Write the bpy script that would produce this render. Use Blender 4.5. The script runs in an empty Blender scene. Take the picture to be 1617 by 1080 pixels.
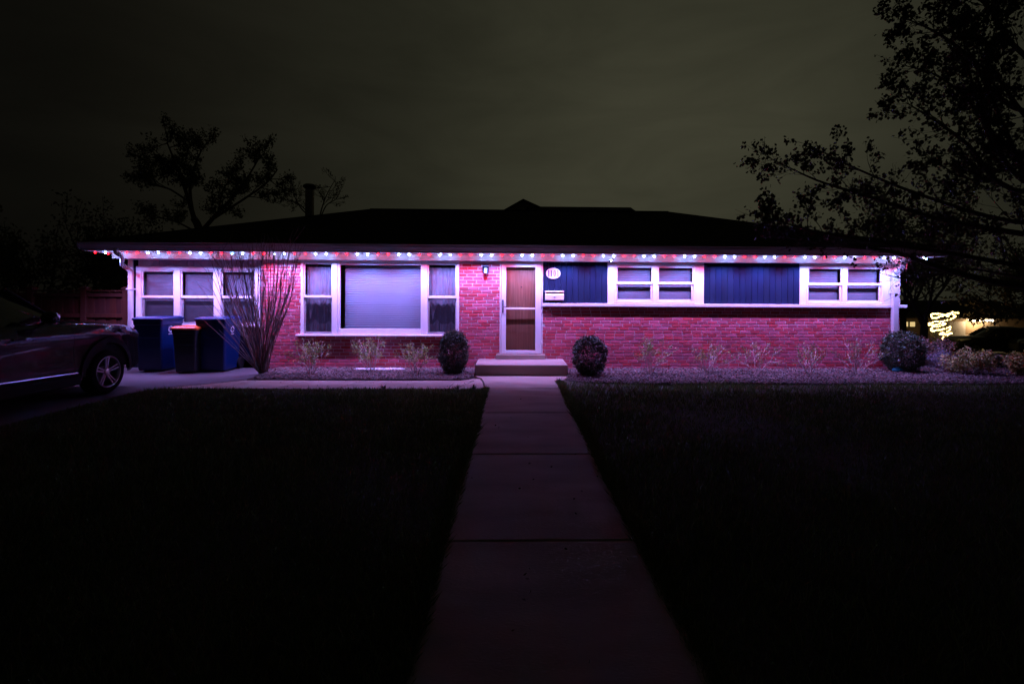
import bpy, math, random
import numpy as np
from mathutils import Vector, Matrix
R = math.radians
rnd = random.Random(11)
SC = bpy.context.scene
COL = SC.collection

# ------------------------------------------------------------------ camera
F, PX, PY, HCAM = 808.5, 830.0, 468.0, 1.6
PSI, RHO = R(1.3), R(0.29)
fw = Vector((math.sin(PSI), math.cos(PSI), 0)); rt = Vector((math.cos(PSI), -math.sin(PSI), 0)); up = Vector((0, 0, 1))
cr = rt*math.cos(RHO) + up*math.sin(RHO); cu = -rt*math.sin(RHO) + up*math.cos(RHO)
cam_d = bpy.data.cameras.new('camera'); cam = bpy.data.objects.new('camera', cam_d); COL.objects.link(cam)
cam_d.sensor_width = 36; cam_d.lens = 18.0; cam_d.clip_start = .05; cam_d.clip_end = 2000
cam_d.shift_x = -(PX-808.5)/1617; cam_d.shift_y = -(540-PY)/1617
m = Matrix.Identity(4)
for i in range(3):
    m[i][0] = cr[i]; m[i][1] = cu[i]; m[i][2] = -fw[i]
m.translation = Vector((0, 0, HCAM)); cam.matrix_world = m
SC.camera = cam

# ------------------------------------------------------------------ sky (overcast night lit by town glow)
SC.view_settings.view_transform = 'Standard'; SC.view_settings.look = 'None'
SC.view_settings.exposure = 0; SC.view_settings.gamma = 1; SC.view_settings.use_curve_mapping = False
w = bpy.data.worlds.new("World"); SC.world = w; w.use_nodes = True
nt = w.node_tree; nt.nodes.clear()
N = nt.nodes.new; Lk = nt.links.new
out = N('ShaderNodeOutputWorld'); bg = N('ShaderNodeBackground'); Lk(bg.outputs[0], out.inputs[0])
tc = N('ShaderNodeTexCoord')
dot = N('ShaderNodeVectorMath'); dot.operation = 'DOT_PRODUCT'
gd = Vector((0.28, 0.92, 0.24)).normalized(); dot.inputs[1].default_value = gd
Lk(tc.outputs['Generated'], dot.inputs[0])
ramp = N('ShaderNodeValToRGB'); Lk(dot.outputs['Value'], ramp.inputs[0])
cr_ = ramp.color_ramp; cr_.interpolation = 'B_SPLINE'
stops = [(0.0, (.0048, .0045, .0034)), (.30, (.0044, .0041, .0031)), (.53, (.0022, .0021, .0016)), (.70, (.0092, .0085, .0058)), (.88, (.0165, .0165, .0105)), (.97, (.0380, .0375, .0235)), (1.0, (.043, .042, .0265))]
while len(cr_.elements) < len(stops): cr_.elements.new(.5)
for e, (p, c) in zip(cr_.elements, stops): e.position = p; e.color = (*c, 1)
mp = N('ShaderNodeMapping'); mp.inputs['Scale'].default_value = (1, 1, 4.0); Lk(tc.outputs['Generated'], mp.inputs[0])
nz = N('ShaderNodeTexNoise'); nz.inputs['Scale'].default_value = 2.6; nz.inputs['Detail'].default_value = 5; nz.inputs['Roughness'].default_value = .55
nz.inputs['Distortion'].default_value = .6
Lk(mp.outputs[0], nz.inputs['Vector'])
mr = N('ShaderNodeMapRange'); mr.inputs[1].default_value = .3; mr.inputs[2].default_value = .7; mr.inputs[3].default_value = .80; mr.inputs[4].default_value = 1.12
Lk(nz.outputs[0], mr.inputs[0])
mul = N('ShaderNodeVectorMath'); mul.operation = 'SCALE'; Lk(ramp.outputs[0], mul.inputs[0]); Lk(mr.outputs[0], mul.inputs['Scale'])
Lk(mul.outputs[0], bg.inputs[0]); bg.inputs[1].default_value = 1.0

cy = SC.cycles
cy.use_denoising = True
try: cy.denoiser = 'OPENIMAGEDENOISE'
except Exception: pass
cy.sample_clamp_indirect = 8.0; cy.max_bounces = 6; cy.diffuse_bounces = 3; cy.glossy_bounces = 3; cy.transparent_max_bounces = 24
cy.caustics_reflective = False; cy.caustics_refractive = False

# ------------------------------------------------------------------ photo measure -> place
def ray(px, py):
    u = px-PX; v = PY-py
    a = u*math.cos(RHO)-v*math.sin(RHO); b = u*math.sin(RHO)+v*math.cos(RHO)
    return fw*F + rt*a + up*b
def W(px, py, Y):                      # point on the vertical plane y = Y
    d = ray(px, py); p = d*(Y/d.y); return p.x, p.z+HCAM
def G(px, py, z=0.0):                  # point on the level plane
    d = ray(px, py); k = (z-HCAM)/d.z; return d.x*k, d.y*k

# ------------------------------------------------------------------ materials
MATS = {}
def mat(name, c1, c2=None, rough=.6, scale=8, metal=0, bump=0, bscale=None, rand=0, island=False, spec=.5, stretch=None, coat=0, detail=6, contrast=1.0, trans=0):
    if name in MATS: return MATS[name]
    m = bpy.data.materials.new(name); m.use_nodes = True; t = m.node_tree
    b = t.nodes['Principled BSDF']; b.inputs['Roughness'].default_value = rough; b.inputs['Metallic'].default_value = metal
    b.inputs['Specular IOR Level'].default_value = spec
    if coat: b.inputs['Coat Weight'].default_value = coat; b.inputs['Coat Roughness'].default_value = .04
    c2 = c2 or c1
    n = t.nodes.new; l = t.links.new
    tc = n('ShaderNodeTexCoord'); mp = n('ShaderNodeMapping'); l(tc.outputs['Object'], mp.inputs[0])
    if stretch: mp.inputs['Scale'].default_value = stretch
    nz = n('ShaderNodeTexNoise'); nz.inputs['Scale'].default_value = scale; nz.inputs['Detail'].default_value = detail; l(mp.outputs[0], nz.inputs['Vector'])
    r = n('ShaderNodeMapRange'); r.inputs[1].default_value = .5-.22/contrast; r.inputs[2].default_value = .5+.22/contrast; l(nz.outputs[0], r.inputs[0])
    mx = n('ShaderNodeMix'); mx.data_type = 'RGBA'; mx.inputs[6].default_value = (*c1, 1); mx.inputs[7].default_value = (*c2, 1)
    l(r.outputs[0], mx.inputs[0]); colr = mx.outputs[2]
    if rand:
        if island: g = n('ShaderNodeNewGeometry'); src = g.outputs['Random Per Island']
        else: g = n('ShaderNodeObjectInfo'); src = g.outputs['Random']
        h = n('ShaderNodeHueSaturation'); l(colr, h.inputs['Color'])
        a = n('ShaderNodeMapRange'); a.inputs[3].default_value = 1-rand; a.inputs[4].default_value = 1+rand; l(src, a.inputs[0]); l(a.outputs[0], h.inputs['Value'])
        wn = n('ShaderNodeMath'); wn.operation = 'MULTIPLY'; wn.inputs[1].default_value = 37.7; l(src, wn.inputs[0])
        fr = n('ShaderNodeMath'); fr.operation = 'FRACT'; l(wn.outputs[0], fr.inputs[0])
        a2 = n('ShaderNodeMapRange'); a2.inputs[3].default_value = 1-rand*.5; a2.inputs[4].default_value = 1+rand*.25; l(fr.outputs[0], a2.inputs[0]); l(a2.outputs[0], h.inputs['Saturation'])
        a3 = n('ShaderNodeMapRange'); a3.inputs[3].default_value = .5-rand*.035; a3.inputs[4].default_value = .5+rand*.045; l(fr.outputs[0], a3.inputs[0]); l(a3.outputs[0], h.inputs['Hue'])
        colr = h.outputs[0]
    l(colr, b.inputs['Base Color'])
    if trans:
        tb = n('ShaderNodeBsdfTranslucent'); ms = n('ShaderNodeMixShader'); ms.inputs[0].default_value = trans; oo = t.nodes['Material Output']
        l(colr, tb.inputs[0]); l(b.outputs[0], ms.inputs[1]); l(tb.outputs[0], ms.inputs[2]); l(ms.outputs[0], oo.inputs[0])
    if bump:
        nb = n('ShaderNodeTexNoise'); nb.inputs['Scale'].default_value = bscale or scale*6; nb.inputs['Detail'].default_value = 8; l(mp.outputs[0], nb.inputs['Vector'])
        bp = n('ShaderNodeBump'); bp.inputs['Strength'].default_value = min(1, bump); bp.inputs['Distance'].default_value = .01; l(nb.outputs[0], bp.inputs['Height']); l(bp.outputs[0], b.inputs['Normal'])
    MATS[name] = m; return m
def emis(name, c, s):
    m = bpy.data.materials.new(name); m.use_nodes = True; t = m.node_tree; t.nodes.clear()
    e = t.nodes.new('ShaderNodeEmission'); o = t.nodes.new('ShaderNodeOutputMaterial'); t.links.new(e.outputs[0], o.inputs[0])
    e.inputs[0].default_value = (*c, 1); e.inputs[1].default_value = s; return m
def glassmat(name, tint=(.92, .94, .95), rough=.02, ior=1.5, extra=0.0):
    m = bpy.data.materials.new(name); m.use_nodes = True; t = m.node_tree; t.nodes.clear()
    o = t.nodes.new('ShaderNodeOutputMaterial'); tr = t.nodes.new('ShaderNodeBsdfTransparent'); gl = t.nodes.new('ShaderNodeBsdfGlossy')
    mx = t.nodes.new('ShaderNodeMixShader'); lw = t.nodes.new('ShaderNodeLayerWeight'); lw.inputs[0].default_value = .5
    fr = t.nodes.new('ShaderNodeMath'); fr.operation = 'POWER'; fr.inputs[1].default_value = 4.5; t.links.new(lw.outputs['Facing'], fr.inputs[0])
    ad = t.nodes.new('ShaderNodeMath'); ad.operation = 'MULTIPLY_ADD'; ad.inputs[1].default_value = .9; ad.inputs[2].default_value = .03; t.links.new(fr.outputs[0], ad.inputs[0])
    tr.inputs[0].default_value = (*tint, 1); gl.inputs['Roughness'].default_value = rough
    t.links.new(ad.outputs[0], mx.inputs[0]); t.links.new(tr.outputs[0], mx.inputs[1]); t.links.new(gl.outputs[0], mx.inputs[2]); t.links.new(mx.outputs[0], o.inputs[0])
    return m
def screenmat():
    m = bpy.data.materials.new('insect_screen'); m.use_nodes = True; t = m.node_tree; t.nodes.clear()
    o = t.nodes.new('ShaderNodeOutputMaterial'); tr = t.nodes.new('ShaderNodeBsdfTransparent'); d = t.nodes.new('ShaderNodeBsdfDiffuse')
    d.inputs[0].default_value = (.035, .035, .04, 1); mx = t.nodes.new('ShaderNodeMixShader'); mx.inputs[0].default_value = .26
    t.links.new(tr.outputs[0], mx.inputs[1]); t.links.new(d.outputs[0], mx.inputs[2]); t.links.new(mx.outputs[0], o.inputs[0]); return m

M_WHITE = mat('white_trim_paint', (.80, .79, .77), (.70, .69, .67), rough=.45, scale=3, bump=.08, bscale=30)
M_VINYL = mat('white_vinyl', (.82, .82, .81), (.76, .76, .75), rough=.35, scale=5)
M_GUTTER = mat('gutter_metal', (.62, .60, .58), (.50, .48, .46), rough=.4, scale=4, stretch=(.3, 1, 1))
M_FASCIA = mat('fascia_paint', (.33, .30, .28), (.25, .23, .21), rough=.6, scale=5)
M_MORTAR = mat('mortar', (.66, .62, .60), (.46, .42, .41), rough=.95, scale=14, bump=.6, bscale=120)
BC1, BC2 = (.52, .075, .115), (.38, .050, .080)
M_BRICK = mat('red_brick', BC1, BC2, rough=.9, scale=9, bump=.5, bscale=90, rand=.24)
M_BRICKS = mat('red_brick_far', BC1, BC2, rough=.9, scale=9, bump=.5, bscale=90, rand=.24, island=True)
M_NAVY = mat('navy_board_paint', (.009, .017, .044), (.006, .012, .032), rough=.9, spec=.1, scale=3, stretch=(6, 1, .5), bump=.15, bscale=40, rand=.12)
M_LILAC = mat('pale_board_paint', (.52, .50, .52), (.42, .40, .43), rough=.55, scale=3, stretch=(6, 1, .6), rand=.08)
M_ROOF = mat('asphalt_shingle', (.022, .021, .022), (.012, .012, .013), rough=.95, scale=30, bump=.8, bscale=160)
M_CONC = mat('concrete', (.43, .335, .26), (.25, .19, .145), rough=.92, scale=1.5, bump=.4, bscale=60, rand=.09, contrast=1.0, detail=12, stretch=(.7, 1.9, 1))
M_DRIVE = mat('driveway_concrete', (.105, .097, .097), (.065, .06, .06), rough=.93, scale=1.1, bump=.3, bscale=50)
M_SOIL = mat('lawn_soil', (.050, .052, .024), (.028, .030, .014), rough=1, scale=6, bump=.8, bscale=40)
M_MULCH = mat('mulch_soil', (.06, .04, .032), (.03, .02, .016), rough=1, scale=25, bump=1, bscale=90)
M_CHIP = mat('wood_chips', (.17, .11, .095), (.075, .048, .04), rough=.95, scale=9, rand=.5, island=True)
M_GRASS = mat('grass_blade', (.11, .155, .035), (.07, .10, .022), rough=.7, scale=2, rand=.45, island=True, trans=.45)
M_OAK = mat('oak_door', (.40, .165, .085), (.27, .105, .052), rough=.55, scale=4, stretch=(9, 1, .45), contrast=1.3)
M_GLASS = glassmat('window_glass')
M_SCREEN = screenmat()
M_BLIND = mat('cellular_shade', (.35, .39, .45), (.33, .365, .42), rough=.8, scale=3)
M_SHADE = mat('grey_roller_shade', (.20, .19, .22), (.16, .155, .18), rough=.85, scale=5)
M_CURT = mat('sheer_curtain', (.33, .32, .35), (.22, .21, .24), rough=.9, scale=4)
M_CURTD = mat('dark_curtain', (.045, .042, .055), (.03, .03, .04), rough=.9, scale=4)
M_BLACK = mat('black_plastic', (.008, .008, .009), (.012, .012, .012), rough=.7, spec=.2)
M_BLKM = mat('black_metal', (.02, .022, .025), (.03, .03, .035), rough=.4, metal=.3)
M_CHROME = mat('chrome', (.7, .7, .7), rough=.12, metal=1)
M_BARK = mat('bark', (.11, .085, .065), (.055, .042, .034), rough=.95, scale=14, bump=.6)
M_STEMD = mat('dark_shrub_stem', (.38, .27, .235), (.17, .12, .105), rough=.85, scale=14)
M_STEM = mat('shrub_stem', (.62, .50, .44), (.40, .32, .28), rough=.85, scale=14)
M_LEAFB = mat('boxwood_leaf', (.050, .075, .028), (.030, .048, .020), rough=.42, scale=5, rand=.4, island=True)
M_LEAFY = mat('spring_leaf', (.34, .40, .09), (.22, .26, .06), rough=.6, scale=5, rand=.35, island=True, trans=.35)
M_LEAFM = mat('maple_leaf', (.060, .036, .020), (.035, .026, .014), rough=.6, scale=5, rand=.4, island=True, trans=.25)
M_LEAFD = mat('far_leaf', (.17, .17, .075), (.11, .11, .05), rough=.7, scale=3, rand=.4, island=True, trans=.6)
M_LEAFP = mat('bush_leaf', (.50, .42, .13), (.30, .25, .08), rough=.7, scale=3, rand=.4, island=True)
M_LEAFR = mat('russet_bush_leaf', (.30, .15, .09), (.17, .09, .06), rough=.7, scale=3, rand=.4, island=True)
M_FENCE = mat('cedar_fence', (.13, .036, .020), (.085, .023, .013), rough=.85, scale=3, stretch=(5, 5, .5), bump=.3, rand=.15)
M_BLUE = mat('blue_cart_plastic', (.002, .020, .100), (.0018, .016, .08), rough=.38, scale=4)
M_DKBIN = mat('dark_cart_plastic', (.012, .013, .018), (.01, .011, .014), rough=.42, scale=4)
M_ORANGE = mat('orange_lid_plastic', (.80, .12, .02), (.70, .10, .018), rough=.42, scale=4)
M_CAR = mat('car_paint', (.005, .005, .006), (.0045, .0045, .0055), rough=.6, metal=0, spec=.1, coat=.8)
M_CARG = mat('car_glass', (.008, .008, .009), rough=.04, spec=.6)
M_TYRE = mat('tyre_rubber', (.008, .008, .008), rough=.9, spec=.15)
M_RIM = mat('alloy_rim', (.55, .55, .57), rough=.28, metal=1)
M_PAPER = mat('sign_face', (.62, .61, .60), rough=.5)
M_NUM = mat('sign_numerals', (.004, .005, .012), rough=.9, spec=.05)
M_EMB = mat('cart_emblem', (.65, .66, .68), rough=.6)

# ------------------------------------------------------------------ mesh helpers
def add(obj, parent=None):
    COL.objects.link(obj)
    if parent is not None: obj.parent = parent
    return obj
def empty(name, loc=(0, 0, 0), parent=None):
    o = bpy.data.objects.new(name, None); o.location = loc; o.empty_display_size = .1
    return add(o, parent)
def tag(o, label=None, cat=None, group=None, kind=None):
    if label: o['label'] = label
    if cat: o['category'] = cat
    if group: o['group'] = group
    if kind: o['kind'] = kind
    return o
class MB:
    def __init__(s): s.v = []; s.f = []
    def quad(s, a, b, c, d):
        n = len(s.v); s.v += [a, b, c, d]; s.f.append((n, n+1, n+2, n+3)); return s
    def box(s, x0, x1, y0, y1, z0, z1, bev=0):
        n = len(s.v)
        if bev:
            b = min(bev, (x1-x0)*.45, (y1-y0)*.45, (z1-z0)*.45)
            P = {}
            for ix, X in enumerate((x0, x1)):
                for iy, Y in enumerate((y0, y1)):
                    for iz, Z in enumerate((z0, z1)):
                        sx = b if ix == 0 else -b; sy = b if iy == 0 else -b; sz = b if iz == 0 else -b
                        P[ix, iy, iz, 0] = len(s.v); s.v.append((X, Y+sy, Z+sz))
                        P[ix, iy, iz, 1] = len(s.v); s.v.append((X+sx, Y, Z+sz))
                        P[ix, iy, iz, 2] = len(s.v); s.v.append((X+sx, Y+sy, Z))
            q = lambda *k: s.f.append(tuple(P[i] for i in k))
            for i in (0, 1):
                o = (lambda t: t if i else t[::-1])
                q(*o([(i, 0, 0, 0), (i, 1, 0, 0), (i, 1, 1, 0), (i, 0, 1, 0)]))
                q(*o([(0, i, 0, 1), (0, i, 1, 1), (1, i, 1, 1), (1, i, 0, 1)]))
                q(*o([(0, 0, i, 2), (1, 0, i, 2), (1, 1, i, 2), (0, 1, i, 2)]))
            for i in (0, 1):
                for j in (0, 1):
                    q((i, j, 0, 0), (i, j, 1, 0), (i, j, 1, 1), (i, j, 0, 1))
                    q((i, 0, j, 0), (i, 1, j, 0), (i, 1, j, 2), (i, 0, j, 2))
                    q((0, i, j, 1), (1, i, j, 1), (1, i, j, 2), (0, i, j, 2))
                    for k in (0, 1): q((i, j, k, 0), (i, j, k, 1), (i, j, k, 2))
            return s
        s.v += [(x0, y0, z0), (x1, y0, z0), (x1, y1, z0), (x0, y1, z0), (x0, y0, z1), (x1, y0, z1), (x1, y1, z1), (x0, y1, z1)]
        s.f += [(n, n+3, n+2, n+1), (n+4, n+5, n+6, n+7), (n, n+1, n+5, n+4), (n+1, n+2, n+6, n+5), (n+2, n+3, n+7, n+6), (n+3, n, n+4, n+7)]
        return s
    def frame(s, x0, x1, z0, z1, y0, y1, l, r=None, t=None, b=None, bev=.004):   # rectangular ring, sides butted
        r = l if r is None else r; t = l if t is None else t; b = l if b is None else b
        s.box(x0, x0+l, y0, y1, z0, z1, bev); s.box(x1-r, x1, y0, y1, z0, z1, bev)
        s.box(x0+l, x1-r, y0+.001, y1, z1-t, z1, bev); s.box(x0+l, x1-r, y0+.001, y1, z0, z0+b, bev); return s
    def tube(s, pts, rad, n=6, cap=True):
        if not hasattr(rad, '__len__'): rad = [rad]*len(pts)
        pts = [Vector(p) for p in pts]; base = len(s.v); ref = None
        for i, p in enumerate(pts):
            d = (pts[min(i+1, len(pts)-1)]-pts[max(i-1, 0)])
            d = d.normalized() if d.length > 1e-9 else Vector((0, 0, 1))
            if ref is None: ref = d.orthogonal().normalized()
            a = (ref-d*ref.dot(d)); a = a.normalized() if a.length > 1e-6 else d.orthogonal().normalized(); ref = a; b = d.cross(a)
            for k in range(n):
                t = 2*math.pi*k/n; q = p+(a*math.cos(t)+b*math.sin(t))*rad[i]; s.v.append((q.x, q.y, q.z))
        for i in range(len(pts)-1):
            for k in range(n):
                k2 = (k+1) % n
                s.f.append((base+i*n+k, base+i*n+k2, base+(i+1)*n+k2, base+(i+1)*n+k))
        if cap:
            s.f.append(tuple(base+k for k in range(n))[::-1]); s.f.append(tuple(base+(len(pts)-1)*n+k for k in range(n)))
        return s
    def lathe(s, prof, c=(0, 0, 0), axis='z', n=24):
        base = len(s.v)
        for (r, h) in prof:
            for k in range(n):
                t = 2*math.pi*k/n; a, b = r*math.cos(t), r*math.sin(t)
                p = {'z': (a, b, h), 'x': (h, a, b), 'y': (a, h, b)}[axis]
                s.v.append((c[0]+p[0], c[1]+p[1], c[2]+p[2]))
        for i in range(len(prof)-1):
            for k in range(n):
                k2 = (k+1) % n; s.f.append((base+i*n+k, base+i*n+k2, base+(i+1)*n+k2, base+(i+1)*n+k))
        return s
    def prism(s, poly, lo, hi, axis='z'):     # polygon (a,b) extruded lo..hi along axis
        n = len(poly); base = len(s.v)
        f = {'z': lambda a, b, h: (a, b, h), 'y': lambda a, b, h: (a, h, b), 'x': lambda a, b, h: (h, a, b)}[axis]
        for h in (lo, hi):
            for a, b in poly: s.v.append(f(a, b, h))
        s.f.append(tuple(range(base, base+n))[::-1]); s.f.append(tuple(range(base+n, base+2*n)))
        for k in range(n):
            k2 = (k+1) % n; s.f.append((base+k, base+k2, base+n+k2, base+n+k))
        return s
    def mesh(s, name, m, smooth=False):
        me = bpy.data.meshes.new(name); me.from_pydata(s.v, [], s.f); me.update()
        if m: me.materials.append(m)
        if smooth: me.polygons.foreach_set('use_smooth', [True]*len(me.polygons))
        return me
    def build(s, name, m, parent=None, smooth=False, loc=(0, 0, 0), label=None):
        o = bpy.data.objects.new(name, s.mesh(name, m, smooth)); o.location = loc
        if label: o['label'] = label
        return add(o, parent)
def fixn(o):
    import bmesh
    bm = bmesh.new(); bm.from_mesh(o.data); bmesh.ops.recalc_face_normals(bm, faces=bm.faces); bm.to_mesh(o.data); bm.free(); return o
def npmesh(name, V, Fc, m, parent=None, k=None):   # V (n,3), Fc (m,k)
    k = Fc.shape[1]; me = bpy.data.meshes.new(name)
    me.vertices.add(len(V)); me.vertices.foreach_set('co', V.astype(np.float32).ravel())
    me.loops.add(Fc.size); me.loops.foreach_set('vertex_index', Fc.astype(np.int32).ravel())
    me.polygons.add(len(Fc)); me.polygons.foreach_set('loop_start', np.arange(0, Fc.size, k, dtype=np.int32))
    me.update(calc_edges=True); me.materials.append(m)
    o = bpy.data.objects.new(name, me); return add(o, parent)
def leaves(name, P, size, m, parent=None, seed=0, lobed=False, flat=0.0, asp=.55, droop=0.0):
    g = np.random.default_rng(seed); n = len(P); P = np.asarray(P)
    size = np.broadcast_to(size, (n,))*g.uniform(.7, 1.3, n)
    d = g.normal(size=(n, 3)); d[:, 2] = d[:, 2]*(1-flat)-droop; d /= np.linalg.norm(d, axis=1)[:, None]+1e-9
    r = g.normal(size=(n, 3)); s = np.cross(d, r); s /= np.linalg.norm(s, axis=1)[:, None]+1e-9
    u = np.cross(s, d)
    if lobed:
        sh = [(0, 0, 0), (.35, .50, .02), (.30, .22, 0), (1.0, 0, -.06), (.30, -.22, 0), (.35, -.50, .02)]
        sh = [(0, 0, 0), (.15, .42, .03), (.52, .26, 0), (.72, .50, .04), (1.0, 0, -.08), (.72, -.50, .04), (.52, -.26, 0), (.15, -.42, .03)]
    else:
        sh = [(0, 0, 0), (.45, asp/2, .05), (1, 0, -.05), (.45, -asp/2, .05)]
    K = len(sh); V = np.zeros((n, K, 3))
    for i, (a, b, c) in enumerate(sh):
        V[:, i] = P + (d*a + s*b + u*c)*size[:, None]
    Fc = np.arange(n*K).reshape(n, K)
    return npmesh(name, V.reshape(-1, 3), Fc, m, parent)

# ================================================================== SETTING
def smooth(t): t = max(0, min(1, t)); return t*t*(3-2*t)
def terr(x, y):
    z = -2.15*smooth((y-13)/20) - .02
    return z + (.012*math.sin(x*1.3+y*.7)+.01*math.sin(x*.6-y*1.1) if y < 30 else .05*math.sin(x*.2)*math.sin(y*.1))*(1 if y > -5 else .5)
xs = np.unique(np.concatenate([np.arange(-400, -24, 25), np.arange(-24, 28, .8), np.arange(28, 420, 25)]))
ys = np.unique(np.concatenate([np.arange(-60, -6, 8), np.arange(-6, 42, .8), np.arange(42, 120, 8), np.arange(120, 900, 60)]))
V = np.array([(x, y, terr(x, y)) for y in ys for x in xs]); nx = len(xs)
Fc = np.array([(j*nx+i, j*nx+i+1, (j+1)*nx+i+1, (j+1)*nx+i) for j in range(len(ys)-1) for i in range(nx-1)])
g_ = npmesh('ground', V, Fc, M_SOIL); tag(g_, kind='structure')

WXL, WXR = -.47, .84
YW, YL = 11.25, 11.50                 # brick wall plane, recessed left wall plane
# front walkway: each slab its own piece
walk = tag(empty('walkway', (0, 0, 0)), kind='structure')
js = [-2.2, -.35, 1.50, 3.35, 5.19, 7.03, 8.87]
for i in range(len(js)-1):
    MB().box(WXL+rnd.uniform(-.006, .006), WXR+rnd.uniform(-.006, .006), js[i]+.0055, js[i+1]-.0055, -.12, .004+rnd.uniform(-.004, .004), .012).build('slab', M_CONC, walk)
ap = [(WXL, 8.886), (WXR, 8.886), (WXR+.02, 9.55), (WXR+.13, 9.85), (WXR+.30, 10.25), (-.80, 10.25), (-.62, 9.95), (-.56, 9.6)]
fixn(MB().prism(ap, -.12, .006).build('slab', M_CONC, walk))
# side path from driveway to the door
sp = tag(empty('side_path', (0, 0, 0)), kind='structure')
bx = [G(262, 612)[0], G(372, 605)[0], G(455, 605)[0], G(545, 605)[0], G(640, 605)[0], G(722, 605)[0], -.50]
for i in range(len(bx)-1):
    a, b = bx[i], bx[i+1]; sk = .28 if i < 5 else 0; ska = .28 if i > 0 else .95
    if i == 5: poly = [(a+.01, 8.85), (b-.012, 8.85), (b-.08, 9.55), (b-.16, 9.93), (b-.55, 9.80), (a+.30, 9.72), (a+.29, 9.70)]
    else: poly = [(a+.008, 8.85), (b-.008, 8.85), (b+sk-.008, 9.70), (a+ska+.008, 9.70)]
    fixn(MB().prism(poly, -.12, .003+rnd.uniform(-.003, .003)).build('slab', M_CONC, sp))
# driveway
dr = MB(); dr.prism([(-9.9, -8), (-6.25, -8), (-6.22, 8.4), (-6.05, 8.85), (-5.0, 9.9), (-4.95, 11.42), (-8.5, 11.42), (-9.9, 11.4)], -.14, -.002)
fixn(dr.build('driveway', M_DRIVE)); tag(bpy.data.objects['driveway'], kind='structure')
# mulch beds
MB().prism([(-5.0, 9.72), (-1.15, 9.72), (-.85, 9.85), (-.79, 10.2), (-.79, 11.24), (-5.2, 11.24)], -.1, .022).build('mulch_bed', M_MULCH); tag(bpy.data.objects['mulch_bed'], kind='structure')
rb = [(1.10, 10.2), (.99, 9.78), (1.3, 9.55), (2.6, 9.42), (4, 9.50), (5.6, 9.38), (7.0, 9.47), (8.4, 9.40), (10.2, 9.46), (12.5, 9.35), (15.5, 9.4), (16, 10.8), (12, 12.1), (9.0, 12.4), (8.6, 11.24), (1.10, 11.24)]
rbc = [(x, y-.10*(.4+abs(math.sin(x*1.9))) if y < 9.7 else y) for x, y in rb]
mb2 = fixn(MB().prism(rb, -.1, .004).build('mulch_bed', M_MULCH)); tag(mb2, kind='structure')
def inpoly(P, poly):
    x, y = P[:, 0], P[:, 1]; ins = np.zeros(len(P), bool); n = len(poly)
    for i in range(n):
        x1, y1 = poly[i]; x2, y2 = poly[(i+1) % n]
        c = ((y1 > y) != (y2 > y)) & (x < (x2-x1)*(y-y1)/(y2-y1+1e-12)+x1); ins ^= c
    return ins
g = np.random.default_rng(5)
def chips(poly, n, name):
    P = np.array(poly); lo, hi = P.min(0), P.max(0)
    Q = g.uniform(lo, hi, (n, 2)); Q = Q[inpoly(Q, poly)]; k = len(Q)
    c = np.c_[Q, g.uniform(.008, .045, k)]
    th = g.uniform(0, math.pi, k); L = g.uniform(.007, .024, k); wd = L*g.uniform(.25, .5, k); tl = g.uniform(-.012, .012, k)
    dx = np.c_[np.cos(th)*L, np.sin(th)*L, tl]; dy = np.c_[-np.sin(th)*wd, np.cos(th)*wd, g.uniform(-.01, .01, k)]; dz = np.c_[np.zeros(k), np.zeros(k), np.full(k, .007)]
    V = np.stack([c-dx-dy, c+dx-dy, c+dx+dy, c-dx+dy, c-dx*.8-dy*.8+dz, c+dx*.8-dy*.8+dz, c+dx*.8+dy*.8+dz, c-dx*.8+dy*.8+dz], 1)
    fb = np.array([(4, 5, 6, 7), (0, 1, 5, 4), (1, 2, 6, 5), (2, 3, 7, 6), (3, 0, 4, 7)])
    Fc = (np.arange(k)[:, None, None]*8+fb[None]).reshape(-1, 4)
    o = npmesh(name, V.reshape(-1, 3), Fc, M_CHIP); return o
tag(chips([(-4.9, 9.74), (-1.15, 9.74), (-.87, 9.88), (-.80, 10.2), (-.80, 11.22), (-5.1, 11.22)], 17000, 'mulch'), 'brown wood chips spread in the bed left of the door', 'mulch', kind='stuff')
tag(chips(rbc, 50000, 'mulch'), 'brown wood chips spread along the brick wall right of the door', 'mulch', kind='stuff')
# grass
M_GRASS2 = None
def grass(reg, n, name, label, seed, edge=None):
    g = np.random.default_rng(seed); P = []
    X0, X1, Y0, Y1 = reg
    # denser close to the camera: sample Y with p ~ 1/(y+2)
    u = g.uniform(0, 1, n); Y = (Y0+4)*((Y1+4)/(Y0+4))**u-4
    X = g.uniform(X0, X1, n)
    if edge is not None:
        ne = n//7; Xe = edge + (1 if X0 > 0 else -1)*np.abs(g.normal(0, .05, ne)) - (1 if X0 > 0 else -1)*.035; Ye = g.uniform(Y0, Y1, ne)
        X = np.r_[X, Xe]; Y = np.r_[Y, Ye]
    patch = .5+.5*np.sin(X*2.1+np.sin(Y*1.7))*np.sin(Y*1.9+X*.6)
    H = g.uniform(.03, .075, len(X))*(.75+.5*patch); H[g.uniform(0, 1, len(X)) < .01] *= 1.9
    k = len(X); Z = np.full(k, -.035)
    th = g.uniform(0, 2*math.pi, k); wd = g.uniform(.0018, .0035, k)*(1+Y.clip(0)/5)
    lean = g.normal(0, .45, (k, 2))*H[:, None]
    b = np.c_[X, Y, Z]; s = np.c_[np.cos(th)*wd, np.sin(th)*wd, np.zeros(k)]
    m1 = b + np.c_[lean*.35, H*.6]; t = b + np.c_[lean, H+.02]
    V = np.stack([b-s, b+s, m1+s*.8, t, m1-s*.8], 1)
    Fc = np.arange(k*5).reshape(k, 5)
    tag(npmesh(name, V.reshape(-1, 3), Fc, M_GRASS), label, 'grass', kind='stuff')
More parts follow.
